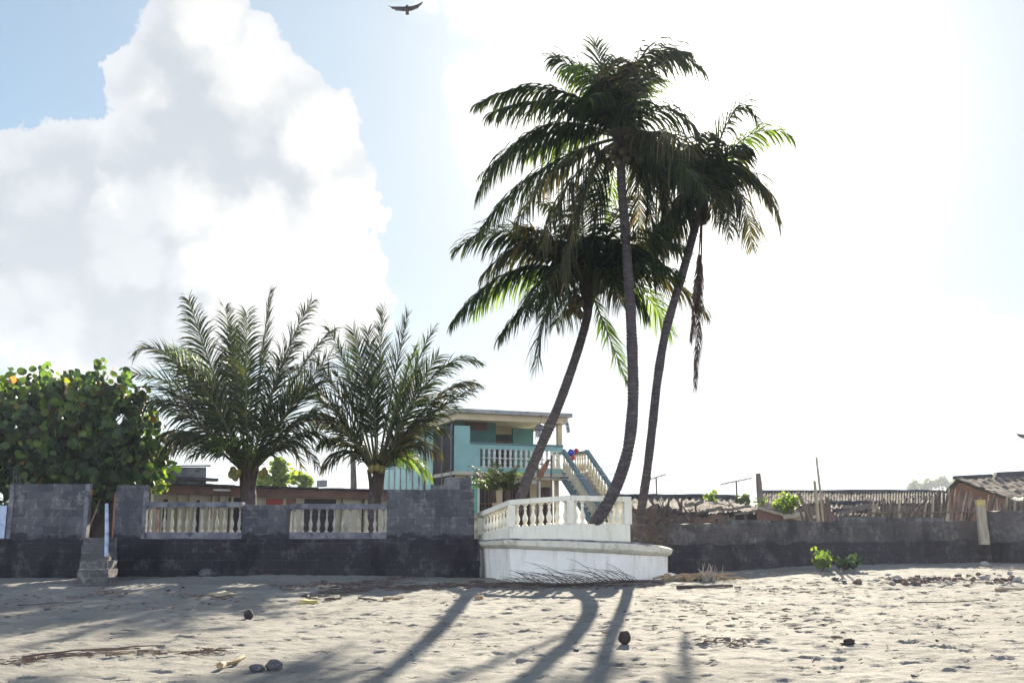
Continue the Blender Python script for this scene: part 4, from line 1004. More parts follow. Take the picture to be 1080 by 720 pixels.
# drying cloth on two posts and rope lines
t = thing('cloth_rack', 'brown orange cloth slung between two thin dark posts before the balcony', 'rack', P(574, 530, 35.5))
for px in (567, 581.5):
    mb = MB(); q = P(px, 480, 35.5); mb.tube([Vector((q.x, 35.5, 0)), q], 0.035, 6); mb.build('post', 'wood', t)
mb = MB(); rows = []
for i in range(13):
    s = i/12; top = P(567.5+13.5*s, 497-14*s**0.7+1.5*math.sin(s*7), 35.5); h = 0.34*math.sin(PI*min(1, 0.25+s*0.85))**0.6+0.06
    rows.append([top, top+Vector((0, 0.03, 0)), top+Vector((0, 0.04*math.sin(i), -h))+Vector((0, 0.03, 0)), top+Vector((0, 0.04*math.sin(i), -h))])
mb.loft(rows); mb.build('cloth', 'orangecloth', t)
mb = MB(); mb.tube([P(567, 489, 35.5), P(581, 490, 35.5)], 0.02, 5); mb.build('crossbar', 'wood', t)
for (a, b_, lb) in (((556, 506, 35), (668, 484, 33), 'upper pale rope line strung from the leaning palm across the staircase'), ((552, 503, 35), (648, 499, 33), 'lower pale rope line strung in front of the ground floor windows')):
    p0, p1 = P(*a), P(*b_); mb = MB(); mb.tube([p0.lerp(p1, i/14)+Vector((0, 0, -0.12*math.sin(PI*i/14))) for i in range(15)], 0.0095, 5)
    tag(mb.build('rope_line', 'rope', None, loc=p0), lb, 'rope')

# ------------------------------------------------------------------ right wall
rw0, rw1 = P(708, 600, 25.9), P(1046, 594, 30.2)
rf = Frame(rw0, rw1)
rt = thing('low_sea_wall', 'low dark weathered sea wall running right from the terrace to pale wooden post', 'wall', (rw0.x+3, 27, 0))
def wallstrip(mb, fr_, a0, a1, b0, b1, zf0, zf1, step=0.22, amp=0.02):
    n = max(2, int((a1-a0)/step)); loops = []
    for i in range(n+1):
        a = a0+(a1-a0)*i/n; z0, z1 = zf0(a), zf1(a); colm = []
        for j in range(6):
            z = z0+(z1-z0)*j/5; colm.append(fr_.w(a, b0+amp*mnoise.noise(Vector((a*3.3, z*4, b0))), z))
        colm.append(fr_.w(a, b1, z1)); colm.append(fr_.w(a, b1, z0)); loops.append(colm)
    mb.loft(loops, True, True)
def ztopw(a): 
    s = a/rf.L; return 1.22+0.13*s+0.05*mnoise.noise(Vector((a*1.3, 1, 1)))+0.03*mnoise.noise(Vector((a*5, 1, 1)))
mb = MB(); wallstrip(mb, rf, 0, rf.L, 0.1, 0.34, lambda a: -0.4, lambda a: ztopw(a)-0.001); mb.build('wall_body', 'rwall', rt)
mb = MB(); wallstrip(mb, rf, 0, rf.L, 0, 0.098, lambda a: -0.4, lambda a: 0.72+0.1*a/rf.L+0.09*mnoise.noise(Vector((a*1.6, 5, 1)))+0.04*mnoise.noise(Vector((a*6, 5, 1))), amp=0.05); mb.build('wall_footing', 'base', rt)
# loose blocks forming a broken top course
def lay(fr_, px0, px1, y0, y1, mat, b0=0.12, b1=0.32):
    mb = MB(); a0 = fr_.hit(px0, y1, b0)[0]; a1 = fr_.hit(px1, y1, b0)[0]; zt = ztopw(a0)
    fr_.box(mb, a0, a1, b0, b1, zt+0.006, zt+0.006+(y1-y0)*fr_.w(a0, 0, 0).y/F); mb.build('top_block', mat, rt)
for x0, x1, h, m_ in ((773, 813, 4.5, 'step'), (815, 850, 2.8, 'rwall'), (852, 873, 2.5, 'step'), (884, 935, 6, 'step'), (936, 965, 4, 'rwall'), (966, 994, 3.5, 'step')):
    lay(rf, x0, x1, 552-h, 552, m_)
# small pale patch block
mb = MB(); rf.pbox(mb, 790, 808, 566, 572.5, 0.078, 0.096); mb.build('pale_patch', 'step', rt)
# far right wall with broken steps
r2 = Frame(P(1047, 594, 29.9), P(1130, 594, 30.9))
t = thing('end_wall', 'taller grey block wall at far right behind the crumbling steps', 'wall', r2.w(0.5, 0, 0))
mb = MB(); wallstrip(mb, r2, 0, r2.L, 0.0, 0.3, lambda a: -0.4, lambda a: 1.62+0.02*a+0.05*mnoise.noise(Vector((a*3, 1, 7)))); mb.build('wall_body', 'rwall', t)
t = thing('broken_steps', 'crumbling low stone steps below the pale wooden post at right', 'steps', r2.w(-0.3, -0.9, 0.1))
for i in range(4):
    p = P(1040+i*9, 0, 29.2-0.12*i); zz = 0.92-0.2*i
    mb = MB(); subdiv_wall(mb, p.x-(0.9 if i == 0 else 0.02), p.x+0.36 if i < 3 else p.x+1.4, 29.2-0.12*i, 30.2, -0.3, Zp(572+i*5.5, 29.2), 0.15, 0.05); mb.build('step', 'rwall' if i else 'base', t)
mb = MB(); q = G(1040, 596); mb.blob(q+Vector((0, 0.1, 0.03)), (0.13, 0.1, 0.07), 2, 9, 6, 0.5)
tag(mb.build('white_rock', 'palestone', None, loc=q), 'white rock at foot of the crumbling steps on the right', 'rock')
# pale wood post
mb = MB(); p0 = P(1038, 572, 29.3); p1 = P(1034, 533, 29.4)
t = thing('wooden_post', 'broad pale yellowish wooden post standing in front of the stick fence at right', 'post', p0)
b4 = [p0+Vector((-0.13, -0.07, -0.05)), p0+Vector((0.13, -0.07, -0.05)), p0+Vector((0.13, 0.07, -0.05)), p0+Vector((-0.13, 0.07, -0.05))]
t4 = [p1+Vector((-0.11, -0.06, 0)), p1+Vector((0.11, -0.06, 0)), p1+Vector((0.11, 0.06, 0)), p1+Vector((-0.11, 0.06, 0))]
loops = []
for i in range(9):
    s = i/8; loops.append([a.lerp(b_, s)+Vector((0.012*mnoise.noise(Vector((i, k, 0.3))), 0, 0)) for k, (a, b_) in enumerate(zip(b4, t4))])
mb.loft(loops); mb.build('shaft', 'palewood', t)
mb = MB(); z = p1.z; mb.box(p1.x-0.12, p1.x+0.12, p1.y-0.07, p1.y+0.07, z+0.004, z+0.16); mb.build('cap', 'yellow', t)

# ------------------------------------------------------------------ stick fence
sf = Frame(P(915, 550, 30.3), P(1110, 550, 31.8))
t = thing('stick_fence', 'rough leaning fence of grey sticks above the low sea wall', 'fence', sf.w(2, 0, 1.2))
R = random.Random(3); n = 99
for i in range(n):
    s = (i+R.uniform(-0.4, 0.4))/n; px = 917+s*170
    topy = 525+4*math.sin(s*9)+R.uniform(-4, 6)-(3 if s > 0.45 else 0)
    if 0.62 < s < 0.72: topy += 4
    lean = R.gauss(5.5, 4) if s < 0.65 else R.gauss(0, 4)
    if R.random() < 0.08: lean += R.choice((-22, 20))
    a0, z0 = sf.hit(px-lean/2, 557, R.uniform(-0.08, 0.12)); a1, z1 = sf.hit(px+lean/2, topy, 0)
    b0 = R.uniform(-0.08, 0.10); b1 = b0+R.uniform(-0.12, 0.12)
    A, B = sf.w(a0, b0, z0), sf.w(a1, b1, z1); mid_ = A.lerp(B, 0.5)+Vector((R.gauss(0, 0.02), 0, 0))
    r = R.uniform(0.022, 0.045); mb = MB(); mb.tube([A, mid_, B], [r, r*0.9, r*0.6], 6); mb.build('stick', R.choice(('wood', 'wood', 'drift', 'palewood')), t)
for zz, k in ((540, 0), (552, 1)):
    mb = MB(); pts = []
    for i in range(12): a, z = sf.hit(917+i*16, zz+R.uniform(-0.8, 0.8), -0.12); pts.append(sf.w(a, -0.13, z))
    mb.tube(pts, 0.022, 6); mb.build('rail', 'wood' if k == 0 else 'drift', t)
a, z = sf.hit(952, 565, -0.35); mb = MB(); a2, z2 = sf.hit(950, 545, -0.2)
mb.tube([sf.w(a+0.03, -0.35, z), sf.w(a, -0.3, (z+z2)/2), sf.w(a2, -0.2, z2)], 0.012, 5); mb.tube([sf.w(a, -0.3, (z+z2)/2+0.1), sf.w(a+0.12, -0.34, z+0.3)], 0.01, 5)
tag(mb.build('forked_twig', 'palewood', None, loc=sf.w(a, -0.35, z)), 'forked pale twig hanging down over the sea wall from stick fence', 'twig')

# ------------------------------------------------------------------ roofs
def sheet(mb, c00, c10, c11, c01, nu, nv, amp, thick=0.02, waves=20, rag=0.0, seed=0, rows=0):
    """corrugated sheet; u along c00->c10, ridges run along v"""
    R = random.Random(seed); nrm = (c10-c00).cross(c01-c00).normalized()
    if nrm.z < 0: nrm = -nrm
    top = []; edge = [R.uniform(-1, 1)*rag for _ in range(waves+2)]
    for j in range(nv+1):
        v = j/nv; row = []
        for i in range(nu+1):
            u = i/nu; w = math.sin(u*waves*2*PI)*amp
            st = 0.0
            if rows: st = 0.03*(1-((v*rows) % 1.0))
            p = c00.lerp(c10, u).lerp(c01.lerp(c11, u), v)
            if v == 0 and rag: p = p-(c01-c00).normalized()*edge[int(u*waves)]
            p = p+nrm*(w+st)+Vector((0, 0, 0.05*mnoise.noise(Vector((u*waves*0.9, v*9, seed+5)))+0.05*mnoise.noise(Vector((u*4, v*3, seed)))))
            row.append(p)
        top.append(row)
    n1 = nu+1; vs = [p for r in top for p in r]; fs = [(j*n1+i, j*n1+i+1, (j+1)*n1+i+1, (j+1)*n1+i) for j in range(nv) for i in range(nu)]
    o = len(vs); vs += [p-nrm*thick for p in vs]
    fs += [(o+b_[3], o+b_[2], o+b_[1], o+b_[0]) for b_ in fs[:nv*nu]]
    for i in range(nu): fs.append((i, o+i, o+i+1, i+1)); k = nv*n1+i; fs.append((k, k+1, o+k+1, o+k))
    for j in range(nv): k = j*n1; fs.append((k, k+n1, o+k+n1, o+k)); k += nu; fs.append((k, o+k, o+k+n1, k+n1))
    mb.add(vs, fs)
def gable(name, label, cat, px0, px1, Y0, Y1, yr0, yr1, ye0, ye1, depth, wallmat, roofmat, waves=24, rag=0.05, ridge='roofdark', rows=0, seed=0, y0off=0.15, wb=None, walltop_pad=0.08):
    """long roof sloping to the viewer; ridge pixels yr*, eave pixels ye*"""
    t = thing(name, label, cat, P(px0, 560, Y0)*1.0)
    t.location.z = 0
    e0, e1 = P(px0, ye0, Y0), P(px1, ye1, Y1); r0, r1 = P(px0, yr0, Y0+depth), P(px1, yr1, Y1+depth)
    mb = MB(); sheet(mb, e0, e1, r1, r0, waves*8, 6 if not rows else rows*4, 0.025, 0.02, waves, rag, seed, rows); mb.build('roof', roofmat, t)
    mb = MB(); b0, b1 = r0+(r0-e0)*1.0, r1+(r1-e1)*1.0; b0.z, b1.z = e0.z, e1.z
    sheet(mb, b0, b1, r1, r0, waves*4, 4, 0.02, 0.02, waves//2, 0, seed+1); mb.build('rear_roof', roofmat, t)
    mb = MB(); nn = 14; loops = []
    mb.tube([r0.lerp(r1, i/nn)+Vector((0, 0, 0.05+0.02*R.uniform(-1, 1))) for i in range(nn+1)], 0.075, 6); mb.build('ridge', ridge, t)
    # walls as a pentagonal prism
    def w(e, b_, r): 
        return [Vector((e.x, e.y+y0off, -0.2)), Vector((e.x, e.y+y0off, e.z-walltop_pad)), Vector((r.x, r.y, r.z-walltop_pad-0.05)), Vector((b_.x, b_.y-y0off, e.z-walltop_pad)), Vector((b_.x, b_.y-y0off, -0.2))]
    a5 = w(e0.lerp(e1, 0.02), b0.lerp(b1, 0.02), r0.lerp(r1, 0.02)); b5 = w(e1.lerp(e0, 0.02), b1.lerp(b0, 0.02), r1.lerp(r0, 0.02))
    mb = MB(); mb.loft([a5, b5]); mb.build('wall', wallmat, t)
    return t, e0, e1
# long back house
gable('back_house', 'long low house with grey tiled roof and dark ridge beyond the right wall', 'house', 800, 996, 44, 45, 519.5, 519, 531, 531, 3.2, 'drift', 'tile', 66, 0.08, rows=6, seed=2)
# left shack
gable('tin_roof_shack', 'shack with grey patched tin roof just right of the terrace', 'shack', 640, 775, 33, 34.5, 524.5, 525, 537, 536, 2.6, 'wood', 'tin', 20, 0.12, seed=3)
t2 = thing('dark_shed', 'low dark open shed with ragged sheet roof behind the sea wall', 'shed', P(760, 560, 31) - Vector((0, 0, P(760, 560, 31).z)))
e0, e1 = P(716, 541.5, 30.8), P(812, 538.5, 31.6); r0, r1 = P(722, 529, 33.2), P(808, 533, 33.6)
for k in range(7):
    a, b_ = e0.lerp(e1, k/7), e0.lerp(e1, (k+1)/7+0.015); c_, d_ = r0.lerp(r1, k/7), r0.lerp(r1, (k+1)/7+0.015)
    j = Vector((0, R.uniform(-0.25, 0.15), R.uniform(-0.03, 0.05)))
    mb = MB(); sheet(mb, a+j, b_+j, d_+j*0.5, c_+j*0.5, 24, 4, 0.015, 0.015, 4, 0.04, 20+k); mb.build('roof_sheet', R.choice(('tin', 'tile', 'tin')), t2)
mb = MB(); mb.box(e0.x+0.1, e1.x-0.1, 32.6, 32.7, -0.2, e0.z+0.1); mb.build('back_wall', 'dark', t2)
for px in (735, 752, 768, 786): 
    mb = MB(); q = P(px, 545, 31.2); mb.tube([Vector((q.x, 31.2, 0)), Vector((q.x+R.uniform(-.03, .03), 31.2, e0.z-0.03))], 0.04, 6); mb.build('post', 'wood', t2)
mb = MB()
for k in range(9): q = P(757+k*2.1, 545, 31.25); mb.box(q.x, q.x+0.055, 31.26, 31.28, 0.2, e0.z-0.05-R.uniform(0, 0.1))
mb.build('boarding', 'wood', t2)
# small plank hut
t3 = thing('plank_hut', 'small plank hut with single grey roof sloping down right behind the sea wall', 'hut', P(815, 560, 30.8) - Vector((0, 0, P(815, 560, 30.8).z)))
a, b_, c_, d_ = P(799, 534.5, 30.6), P(853, 549.5, 31.0), P(866, 545.5, 33.0), P(812, 531.5, 33.0)
mb = MB(); sheet(mb, b_, c_, d_, a, 60, 10, 0.015, 0.02, 8, 0.05, 31, rows=4); mb.build('roof', 'tin', t3)
mb = MB()
for k in range(16):
    s = k/16; p = a.lerp(b_, s); q = a.lerp(b_, (k+0.85)/16)
    if p.z < 1.2: break
    mb.hexa([Vector((p.x, p.y+0.1, 0)), Vector((q.x, q.y+0.1, 0)), Vector((q.x, q.y+0.13, 0)), Vector((p.x, p.y+0.13, 0))], [Vector((p.x, p.y+0.1, p.z-0.06)), Vector((q.x, q.y+0.1, q.z-0.06)), Vector((q.x, q.y+0.13, q.z-0.06)), Vector((p.x, p.y+0.13, p.z-0.06))])
mb.build('plank_wall', 'redwood', t3)
mb = MB(); mb.tube([a+Vector((0, -0.02, -0.03)), b_+Vector((0, -0.02, -0.03))], 0.035, 6); mb.build('barge_board', 'palewood', t3)
# tin lean-tos in the middle right
t4, _, _ = gable('tin_lean_to', 'tin roofed lean-to with reddish wall just right of the group of stakes', 'lean-to', 876, 928, 33.5, 34, 532, 531.5, 536, 535.5, 1.2, 'brick', 'tin', 10, 0.06, seed=5)
t5, _, _ = gable('tin_lean_to', 'lower pale tin lean-to in front of the reddish walled one', 'lean-to', 880, 914, 31.6, 31.9, 540.2, 540, 543.8, 543, 1.0, 'wood', 'tin', 8, 0.06, seed=6)
# right hut with terracotta gable
t6 = thing('terracotta_hut', 'hut with terracotta gable wall and ribbed grey sheet roof at the right edge', 'hut', P(1040, 560, 33) - Vector((0, 0, P(1040, 560, 33).z)))
ap = P(1008, 504.5, 34.5); ap2 = P(1150, 498, 37.5); ea = P(1061, 524, 31.6); ea2 = P(1190, 518, 34.6); eb = P(995, 520, 37.2); eb2 = P(1120, 512, 40.5)
mb = MB(); sheet(mb, ea, ea2, ap2, ap, 150, 12, 0.02, 0.03, 18, 0.03, 7, rows=4); mb.build('roof', 'tin', t6)
mb = MB(); sheet(mb, eb, eb2, ap2+Vector((0, 0, -0.02)), ap+Vector((0, 0, -0.02)), 60, 4, 0.02, 0.03, 14, 0.0, 8); mb.build('rear_roof', 'tin', t6)
mb = MB(); mb.tube([ap+Vector((-0.05, 0, 0.03)), ap.lerp(ap2, 0.25)+Vector((0, 0, 0.04))], 0.06, 6); q = ap.lerp(ap2, 0.26); 
mb.hexa([q+Vector((0, -0.2, 0)), ap2+Vector((0, -0.2, 0)), ap2+Vector((0, 0.2, 0)), q+Vector((0, 0.2, 0))], [q+Vector((0.1, -0.1, 0.15)), ap2+Vector((0, -0.1, 0.17)), ap2+Vector((0, 0.1, 0.17)), q+Vector((0.1, 0.1, 0.15))]); mb.build('ridge', 'roofdark', t6)
dn = Vector((0, 0, -0.1)); s_ = Vector((0.12, 0.02, 0))
five = [Vector((ea.x, ea.y, 0)), ea+dn, ap+dn*1.3, eb+dn, Vector((eb.x, eb.y, 0))]
mb = MB(); mb.loft([[p+s_ for p in five], [p+s_*2.6 for p in five]]); mb.build('gable_wall', 'brick', t6)
mb = MB(); mb.loft([[Vector((ea.x+0.4, ea.y+0.3, 0)), Vector((ea.x+0.4, ea.y+0.3, ea.z-0.1)), Vector((ea.x+0.4, ea.y+0.4, ea.z-0.1)), Vector((ea.x+0.4, ea.y+0.4, 0))], [Vector((ea2.x, ea2.y+0.3, 0)), Vector((ea2.x, ea2.y+0.3, ea2.z-0.1)), Vector((ea2.x, ea2.y+0.4, ea2.z-0.1)), Vector((ea2.x, ea2.y+0.4, 0))]]); mb.build('front_wall', 'wood', t6)

# loose timbers thrown on the shack roofs and wall top
R = random.Random(71)
tl_ = [(722, 534, 742, 529, 31.6), (735, 541, 762, 536, 30.9), (748, 530, 772, 533, 32.6), (758, 539, 792, 534, 31.2), (775, 543, 806, 537, 30.9), (768, 529, 776, 537, 32.0), (826, 546, 852, 541, 30.4), (884, 541, 912, 537, 31.0), (905, 548, 938, 541, 30.6), (888, 536, 926, 533, 32.6)]
tb_ = ['board on the tin roof nearest the driftwood pile', 'long board across the eave of the dark shed', 'flat board high on the dark shed roof near its ridge', 'board slanting over the middle of the dark shed roof', 'rightmost board on the dark shed eave by the plank hut', 'short board lying down the slope of the dark shed roof', 'board leaning low over the plank hut roof beside the stakes', 'board resting on the lower tin lean-to', 'long board sloping from the lean-to to the stick fence', 'thin board along the top of the tin lean-to']
for (x0, y0, x1, y1, Y), lb in zip(tl_, tb_):
    a, b_ = P(x0, y0, Y), P(x1, y1, Y+R.uniform(-0.2, 0.5)); w = Vector((0, 0.05, R.uniform(0.02, 0.06))); h = Vector((0, -0.01, 0.025))
    mb = MB(); mb.loft([[p-w, p+w, p+w+h, p-w+h] for p in [a.lerp(b_, i/5)+Vector((0, 0, R.gauss(0, 0.012))) for i in range(6)]])
    tag(mb.build('loose_board', R.choice(('wood', 'paledrift', 'palewood', 'wood')), None, loc=a), lb, 'board', 'loose boards on the shack roofs')
# driftwood heap behind wall near terrace
R = random.Random(17); c = P(703, 548, 27.6)
mb = MB()
for k in range(46):
    q = c+Vector((R.gauss(0, 0.38), R.uniform(-0.3, 0.5), R.uniform(-0.35, 0.1))); d = Vector((R.gauss(0, 0.6), R.gauss(0, 0.4), R.uniform(0.1, 1))).normalized()*R.uniform(0.3, 0.75)
    m1 = q+d*0.5+Vector((R.gauss(0, 0.08), 0, R.gauss(0, 0.05))); r = R.uniform(0.015, 0.06); mb.tube([q, m1, q+d], [r, r*0.9, r*0.4], 6)
mb.blob(c+Vector((-0.25, 0, 0.12)), (0.22, 0.2, 0.26), 4, 12, 9, 0.8); mb.blob(c+Vector((0.1, 0.1, -0.25)), (0.8, 0.4, 0.3), 5, 14, 8, 0.6)
tag(mb.build('driftwood_pile', 'drift', None, loc=c), 'tangled brown driftwood and stumps piled behind the wall right of the terrace', 'driftwood pile')
mb = MB()
for k in range(26):
    q = P(R.uniform(716, 745), 548, 27.8+R.uniform(-0.2, 0.4)); q.z = 1.2+R.uniform(-0.05, 0.12); a = R.uniform(-0.5, 0.5); d = Vector((math.cos(a), math.sin(a), R.uniform(-0.1, 0.4)))*R.uniform(0.3, 0.6); r = R.uniform(0.012, 0.035)
    mb.tube([q, q+d*0.5+Vector((0, 0, 0.05)), q+d], [r, r, r*0.5], 5)
tag(mb.build('branch_heap', 'rubble', None, loc=P(730, 548, 27.8)), 'low heap of cut brown branches right of the tangled driftwood pile', 'branch heap')

# stakes and poles
def stake(x0, y0, x1, y1, Y, r, mat, label, name='wooden_stake', cat='stake', group=None, base=True):
    a, b_ = P(x0, y0, Y), P(x1, y1, Y); d = (a-b_).normalized(); a2 = a+d*max(0, (a.z-0.0))*1.0 if base else a
    mb = MB(); mb.tube([a2, a.lerp(b_, 0.5)+Vector((0.01, 0, 0)), b_], [r, r*0.9, r*0.7], 8)
    return tag(mb.build(name, mat, None, loc=a2), label, cat, group)
stake(868, 550, 861, 482, 29.6, 0.035, 'palewood', 'tallest thin pole leaning left among the stakes behind the sea wall', 'tall_pole', 'pole')
stake(863, 552, 859, 507, 29.4, 0.05, 'palewood', 'second tallest pale stake, thick, just left of tall leaning pole', group='stakes behind the sea wall')
stake(855, 552, 842, 519, 29.5, 0.06, 'wood', 'dark stake leaning left at the left side of the stakes', group='stakes behind the sea wall')
stake(848, 552, 840, 527, 29.9, 0.04, 'wood', 'short thin stake at the left end beside the bright shrub', group='stakes behind the sea wall')
stake(872, 552, 872, 524, 29.4, 0.055, 'wood', 'short dark upright stake at the right end of the stakes', group='stakes behind the sea wall')
for i, (x, yt) in enumerate(((851.5, 531), (855, 533), (868, 530), (875, 532))):
    stake(x, 552, x-1, yt, 29.7, 0.07, 'wood', ['leftmost stubby weathered board among the stakes', 'stubby weathered board second from left among the stakes', 'stubby board right of the tall leaning pole', 'rightmost stubby weathered board among the stakes'][i], 'weathered_board', 'board', 'boards among the stakes')
stake(801, 521, 799.5, 499, 42, 0.13, 'wood', 'thick short pole rising over the left end of the long tiled roof', 'utility_pole', 'pole')
# thin sticks rising over the right hut
for x, y in ((1007, 497), (1027, 494)): pass
def antenna(px, py, pb, Y, label, w=0.8, up=True):
    a = P(px, py, Y); b_ = P(px+1, pb, Y); b_.z = 0
    t = thing('roof_antenna', label, 'antenna', b_)
    mb = MB(); mb.tube([b_, a], 0.03, 6); mb.build('mast', 'metal', t)
    mb = MB(); bm = [a+Vector((-w, 0, -0.12)), a+Vector((w, 0, 0.1))]; mb.tube(bm, 0.018, 5)
    for k in range(6):
        q = bm[0].lerp(bm[1], k/5); h = 0.32-0.03*k; mb.tube([q+Vector((-0.02, -h, 0.03)), q+Vector((0.02, h, -0.03))], 0.012, 4)
    mb.build('boom', 'metal', t)
antenna(776.5, 507, 526, 38, 'television antenna over the roofs midway between terrace and stakes', 0.55)
antenna(692, 503, 524, 40, 'faint small antenna just right of the palm trunk above tin roof', 0.35)
leafy('shrub', 'bright yellow green shrub behind the wall left of the stakes', 'shrub', P(832, 533, 31.4), 0.55, 420, 'lime', 12, 0.055, 0, 0.8)
leafy('shrub', 'tiny bright green bush on the roof line right of the palm trunks', 'shrub', P(750, 524, 36), 0.3, 90, 'lime', 13, 0.06, 0, 0.8)
leafy('shrub', 'little bright green tuft left of the small plank hut roof', 'shrub', P(804, 531, 33.5), 0.28, 90, 'lime', 14, 0.05, 0, 0.8)
leafy('shrub', 'low dark green bush at the foot of the television antenna', 'shrub', P(780, 527, 37.2), 0.4, 160, 'farleaf', 15, 0.07, 0, 0.6)
# distant wooded hill
mb = MB(); hc = P(985, 530, 330); loops = []
for i in range(9):
    s = i/8; rr = 34*math.cos(s*PI/2)+0.5; z = (P(985, 514, 330).z)*math.sin(s*PI/2)
    loops.append([(hc.x+6+rr*1.2*math.cos(2*PI*k/20), 338+rr*math.sin(2*PI*k/20), z+0.6*mnoise.noise(Vector((k, i, 0)))) for k in range(20)])
mb.loft(loops, True, True); o = mb.build('hill', 'hill'); o['kind'] = 'structure'
R = random.Random(40)
fl_ = ['low round tree at left end of the distant wooded rise', 'tree second from left on the distant wooded rise', 'small tree third from left on the distant rise', 'middle tree of the distant wooded rise', 'tall tree right of middle on the distant rise', 'broad tree on the distant rise beside the terracotta hut gable', 'rightmost distant tree, mostly behind the terracotta hut roof']
for i, (px, py, rr) in enumerate(((961, 514, 1.8), (968, 511.5, 2.2), (975, 512, 2.0), (982, 510, 2.4), (990, 509, 2.6), (999, 507.5, 3.2), (1010, 507.5, 3.0))):
    leafy('distant_tree', fl_[i], 'tree', P(px, py, 318+R.uniform(-6, 6)), rr, 420, 'farleaf', 60+i, 0.35, 3, 0.7, 'trees on the distant wooded rise', 0.3, 8)

# ------------------------------------------------------------------ birds
def bird(label, px, py, Y, span, roll=0.0, part=None):
    c = P(px, py, Y)
    t = thing('soaring_bird', label, 'bird', c)
    mb = MB(); h = span/2
    def T(x, y, z):
        return c+Vector((x*math.cos(roll)-z*math.sin(roll), y, x*math.sin(roll)+z*math.cos(roll)))
    # body pointing towards viewer's up (flying away): build along y with tail towards -z tilt
    body = [(0, 0.30, 0.10, 0.02), (0, 0.24, 0.09, 0.045), (0, 0.1, 0.05, 0.085), (0, -0.05, 0.0, 0.09), (0, -0.2, -0.08, 0.06), (0, -0.3, -0.16, 0.045)]
    mb.tube([T(x*h, y*h, z*h) for x, y, z, r in body], [r*h for *_, r in body], 10)
    # tail fan
    tl = [T(-0.06*h, -0.22*h, -0.10*h), T(0.06*h, -0.22*h, -0.10*h), T(0.13*h, -0.28*h, -0.60*h), T(0.03*h, -0.29*h, -0.64*h), T(-0.07*h, -0.28*h, -0.60*h)]
    mb.loft([tl, [p+Vector((0, 0.012, 0.004)) for p in tl]])
    for sg in (-1, 1):
        le = []; te_ = []
        for k in range(10):
            s = k/9; x = sg*h*(0.05+0.95*s)
            dz = h*(0.02+0.05*s+(0.32*s*s if sg > 0 else -0.02*s+0.0*s))
            chord = h*(0.34*(1-s**3)+0.05*(k % 2)*(s > 0.5)) if s < 0.95 else 0.02*h
            le.append(T(x, 0.05*h, dz+0.03*h)); te_.append(T(x+sg*0.01, -0.12*h-0.05*h*s, dz-chord))
        loops = [[a, b_, b_+Vector((0, 0.012, 0)), a+Vector((0, 0.025, 0))] for a, b_ in zip(le, te_)]
        mb.loft(loops)
        mw = MB(); lp2 = []
        for a, b_ in list(zip(le, te_))[2:8]:
            m0 = a.lerp(b_, 0.62)+Vector((0, -0.008, 0)); m1 = a.lerp(b_, 1.0)+Vector((0, -0.008, -0.01)); lp2.append([m0, m1, m1+Vector((0, 0.006, 0)), m0+Vector((0, 0.006, 0))])
        mw.loft(lp2); mw.build('flight_feathers', 'birdlight', t)
    mb.build('body', 'bird', t, smooth=False)
bird('dark vulture-like bird soaring with spread wings above the large cloud', 429.5, 7.5, 46, 1.75, 0.03)
bird('dark bird flying half out of the picture at the right edge', 1083, 459, 60, 1.3, -0.1)

# ------------------------------------------------------------------ things on the sand
def fallen_frond(label, path, seed, mat='frond_dead', lmax=0.5, nl=34, hang=0.1, sparse=0.2, group=None, up=0.6):
    R = random.Random(seed); p0 = path[0]; t = thing('fallen_frond', label, 'palm frond', p0, group)
    mb = MB(); n = len(path)-1; mb.tube(path, [0.035*(1-0.7*i/n) for i in range(n+1)], 6); mb.build('stalk', 'drift', t)
    mb = MB()
    for k in range(nl):
        s = 0.15+0.85*k/nl; i = min(int(s*n), n-1); p = path[i].lerp(path[i+1], s*n-i); d = (path[i+1]-path[i]).normalized()
        for sg in (0, 1):
            if R.random() < sparse: continue
            ln = lmax*R.uniform(0.5, 1.1)*(0.35+0.65*math.sin(PI*min(1, s*1.05))); v = (d*R.uniform(0.5, 1.0)+Vector((0, R.uniform(-0.5, 0.3), 0))+Vector((0, 0, (abs(up)*R.uniform(0.5, 1.3) if sg else R.uniform(0.0, 0.15))))).normalized()
            pts = [p]; q = p.copy()
            for j in range(4): v = (v+Vector((-0.16, 0, -0.13 if sg else -0.05))).normalized(); q = q+v*ln/4; q.z = max(q.z, gz(q.x, q.y)+0.015); pts.append(q.copy())
            mb.tube(pts, [0.006, 0.006, 0.005, 0.004, 0.002], 4)
    mb.build('leaflets', mat, t); return t
fp = [G(700, 615.5), G(672, 616.5), G(640, 618), G(610, 619), G(585, 618.5), G(560, 617.5), G(535, 617)]
fp = [p+Vector((0, 0, 0.05+0.03*math.sin(i))) for i, p in enumerate(fp)]
fallen_frond('long dry palm frond lying along the foot of the white terrace', catmull(fp, 5), 3, lmax=0.95, nl=96, sparse=0.12, up=0.8)
fp = [G(505, 621), G(530, 620), G(560, 622), G(590, 621)]; fp = [p+Vector((0, 0, 0.03)) for p in fp]
def lump(name, label, cat, px, py, r, mat, seed, amp=0.3, group=None, sink=0.35, n=12):
    g = G(px, py); mb = MB(); mb.blob(g+Vector((0, 0, r[2]*(1-sink))), r, seed, n, 8, amp)
    return tag(mb.build(name, mat, None, smooth=True, loc=g), label, cat, group)
lump('fallen_coconut', 'dark round coconut on the sand in the palm shadow below the terrace', 'coconut', 659, 679, (0.075, 0.07, 0.085), 'nutshell', 1, 0.15, sink=0.1)
lump('fallen_coconut', 'dark round coconut on the shaded sand left of the middle', 'coconut', 262, 653, (0.07, 0.065, 0.075), 'nutshell', 2, 0.15, sink=0.15)
lump('smooth_stone', 'larger of two grey stones side by side near the bottom edge', 'stone', 289, 706, (0.085, 0.07, 0.06), 'stone', 3)
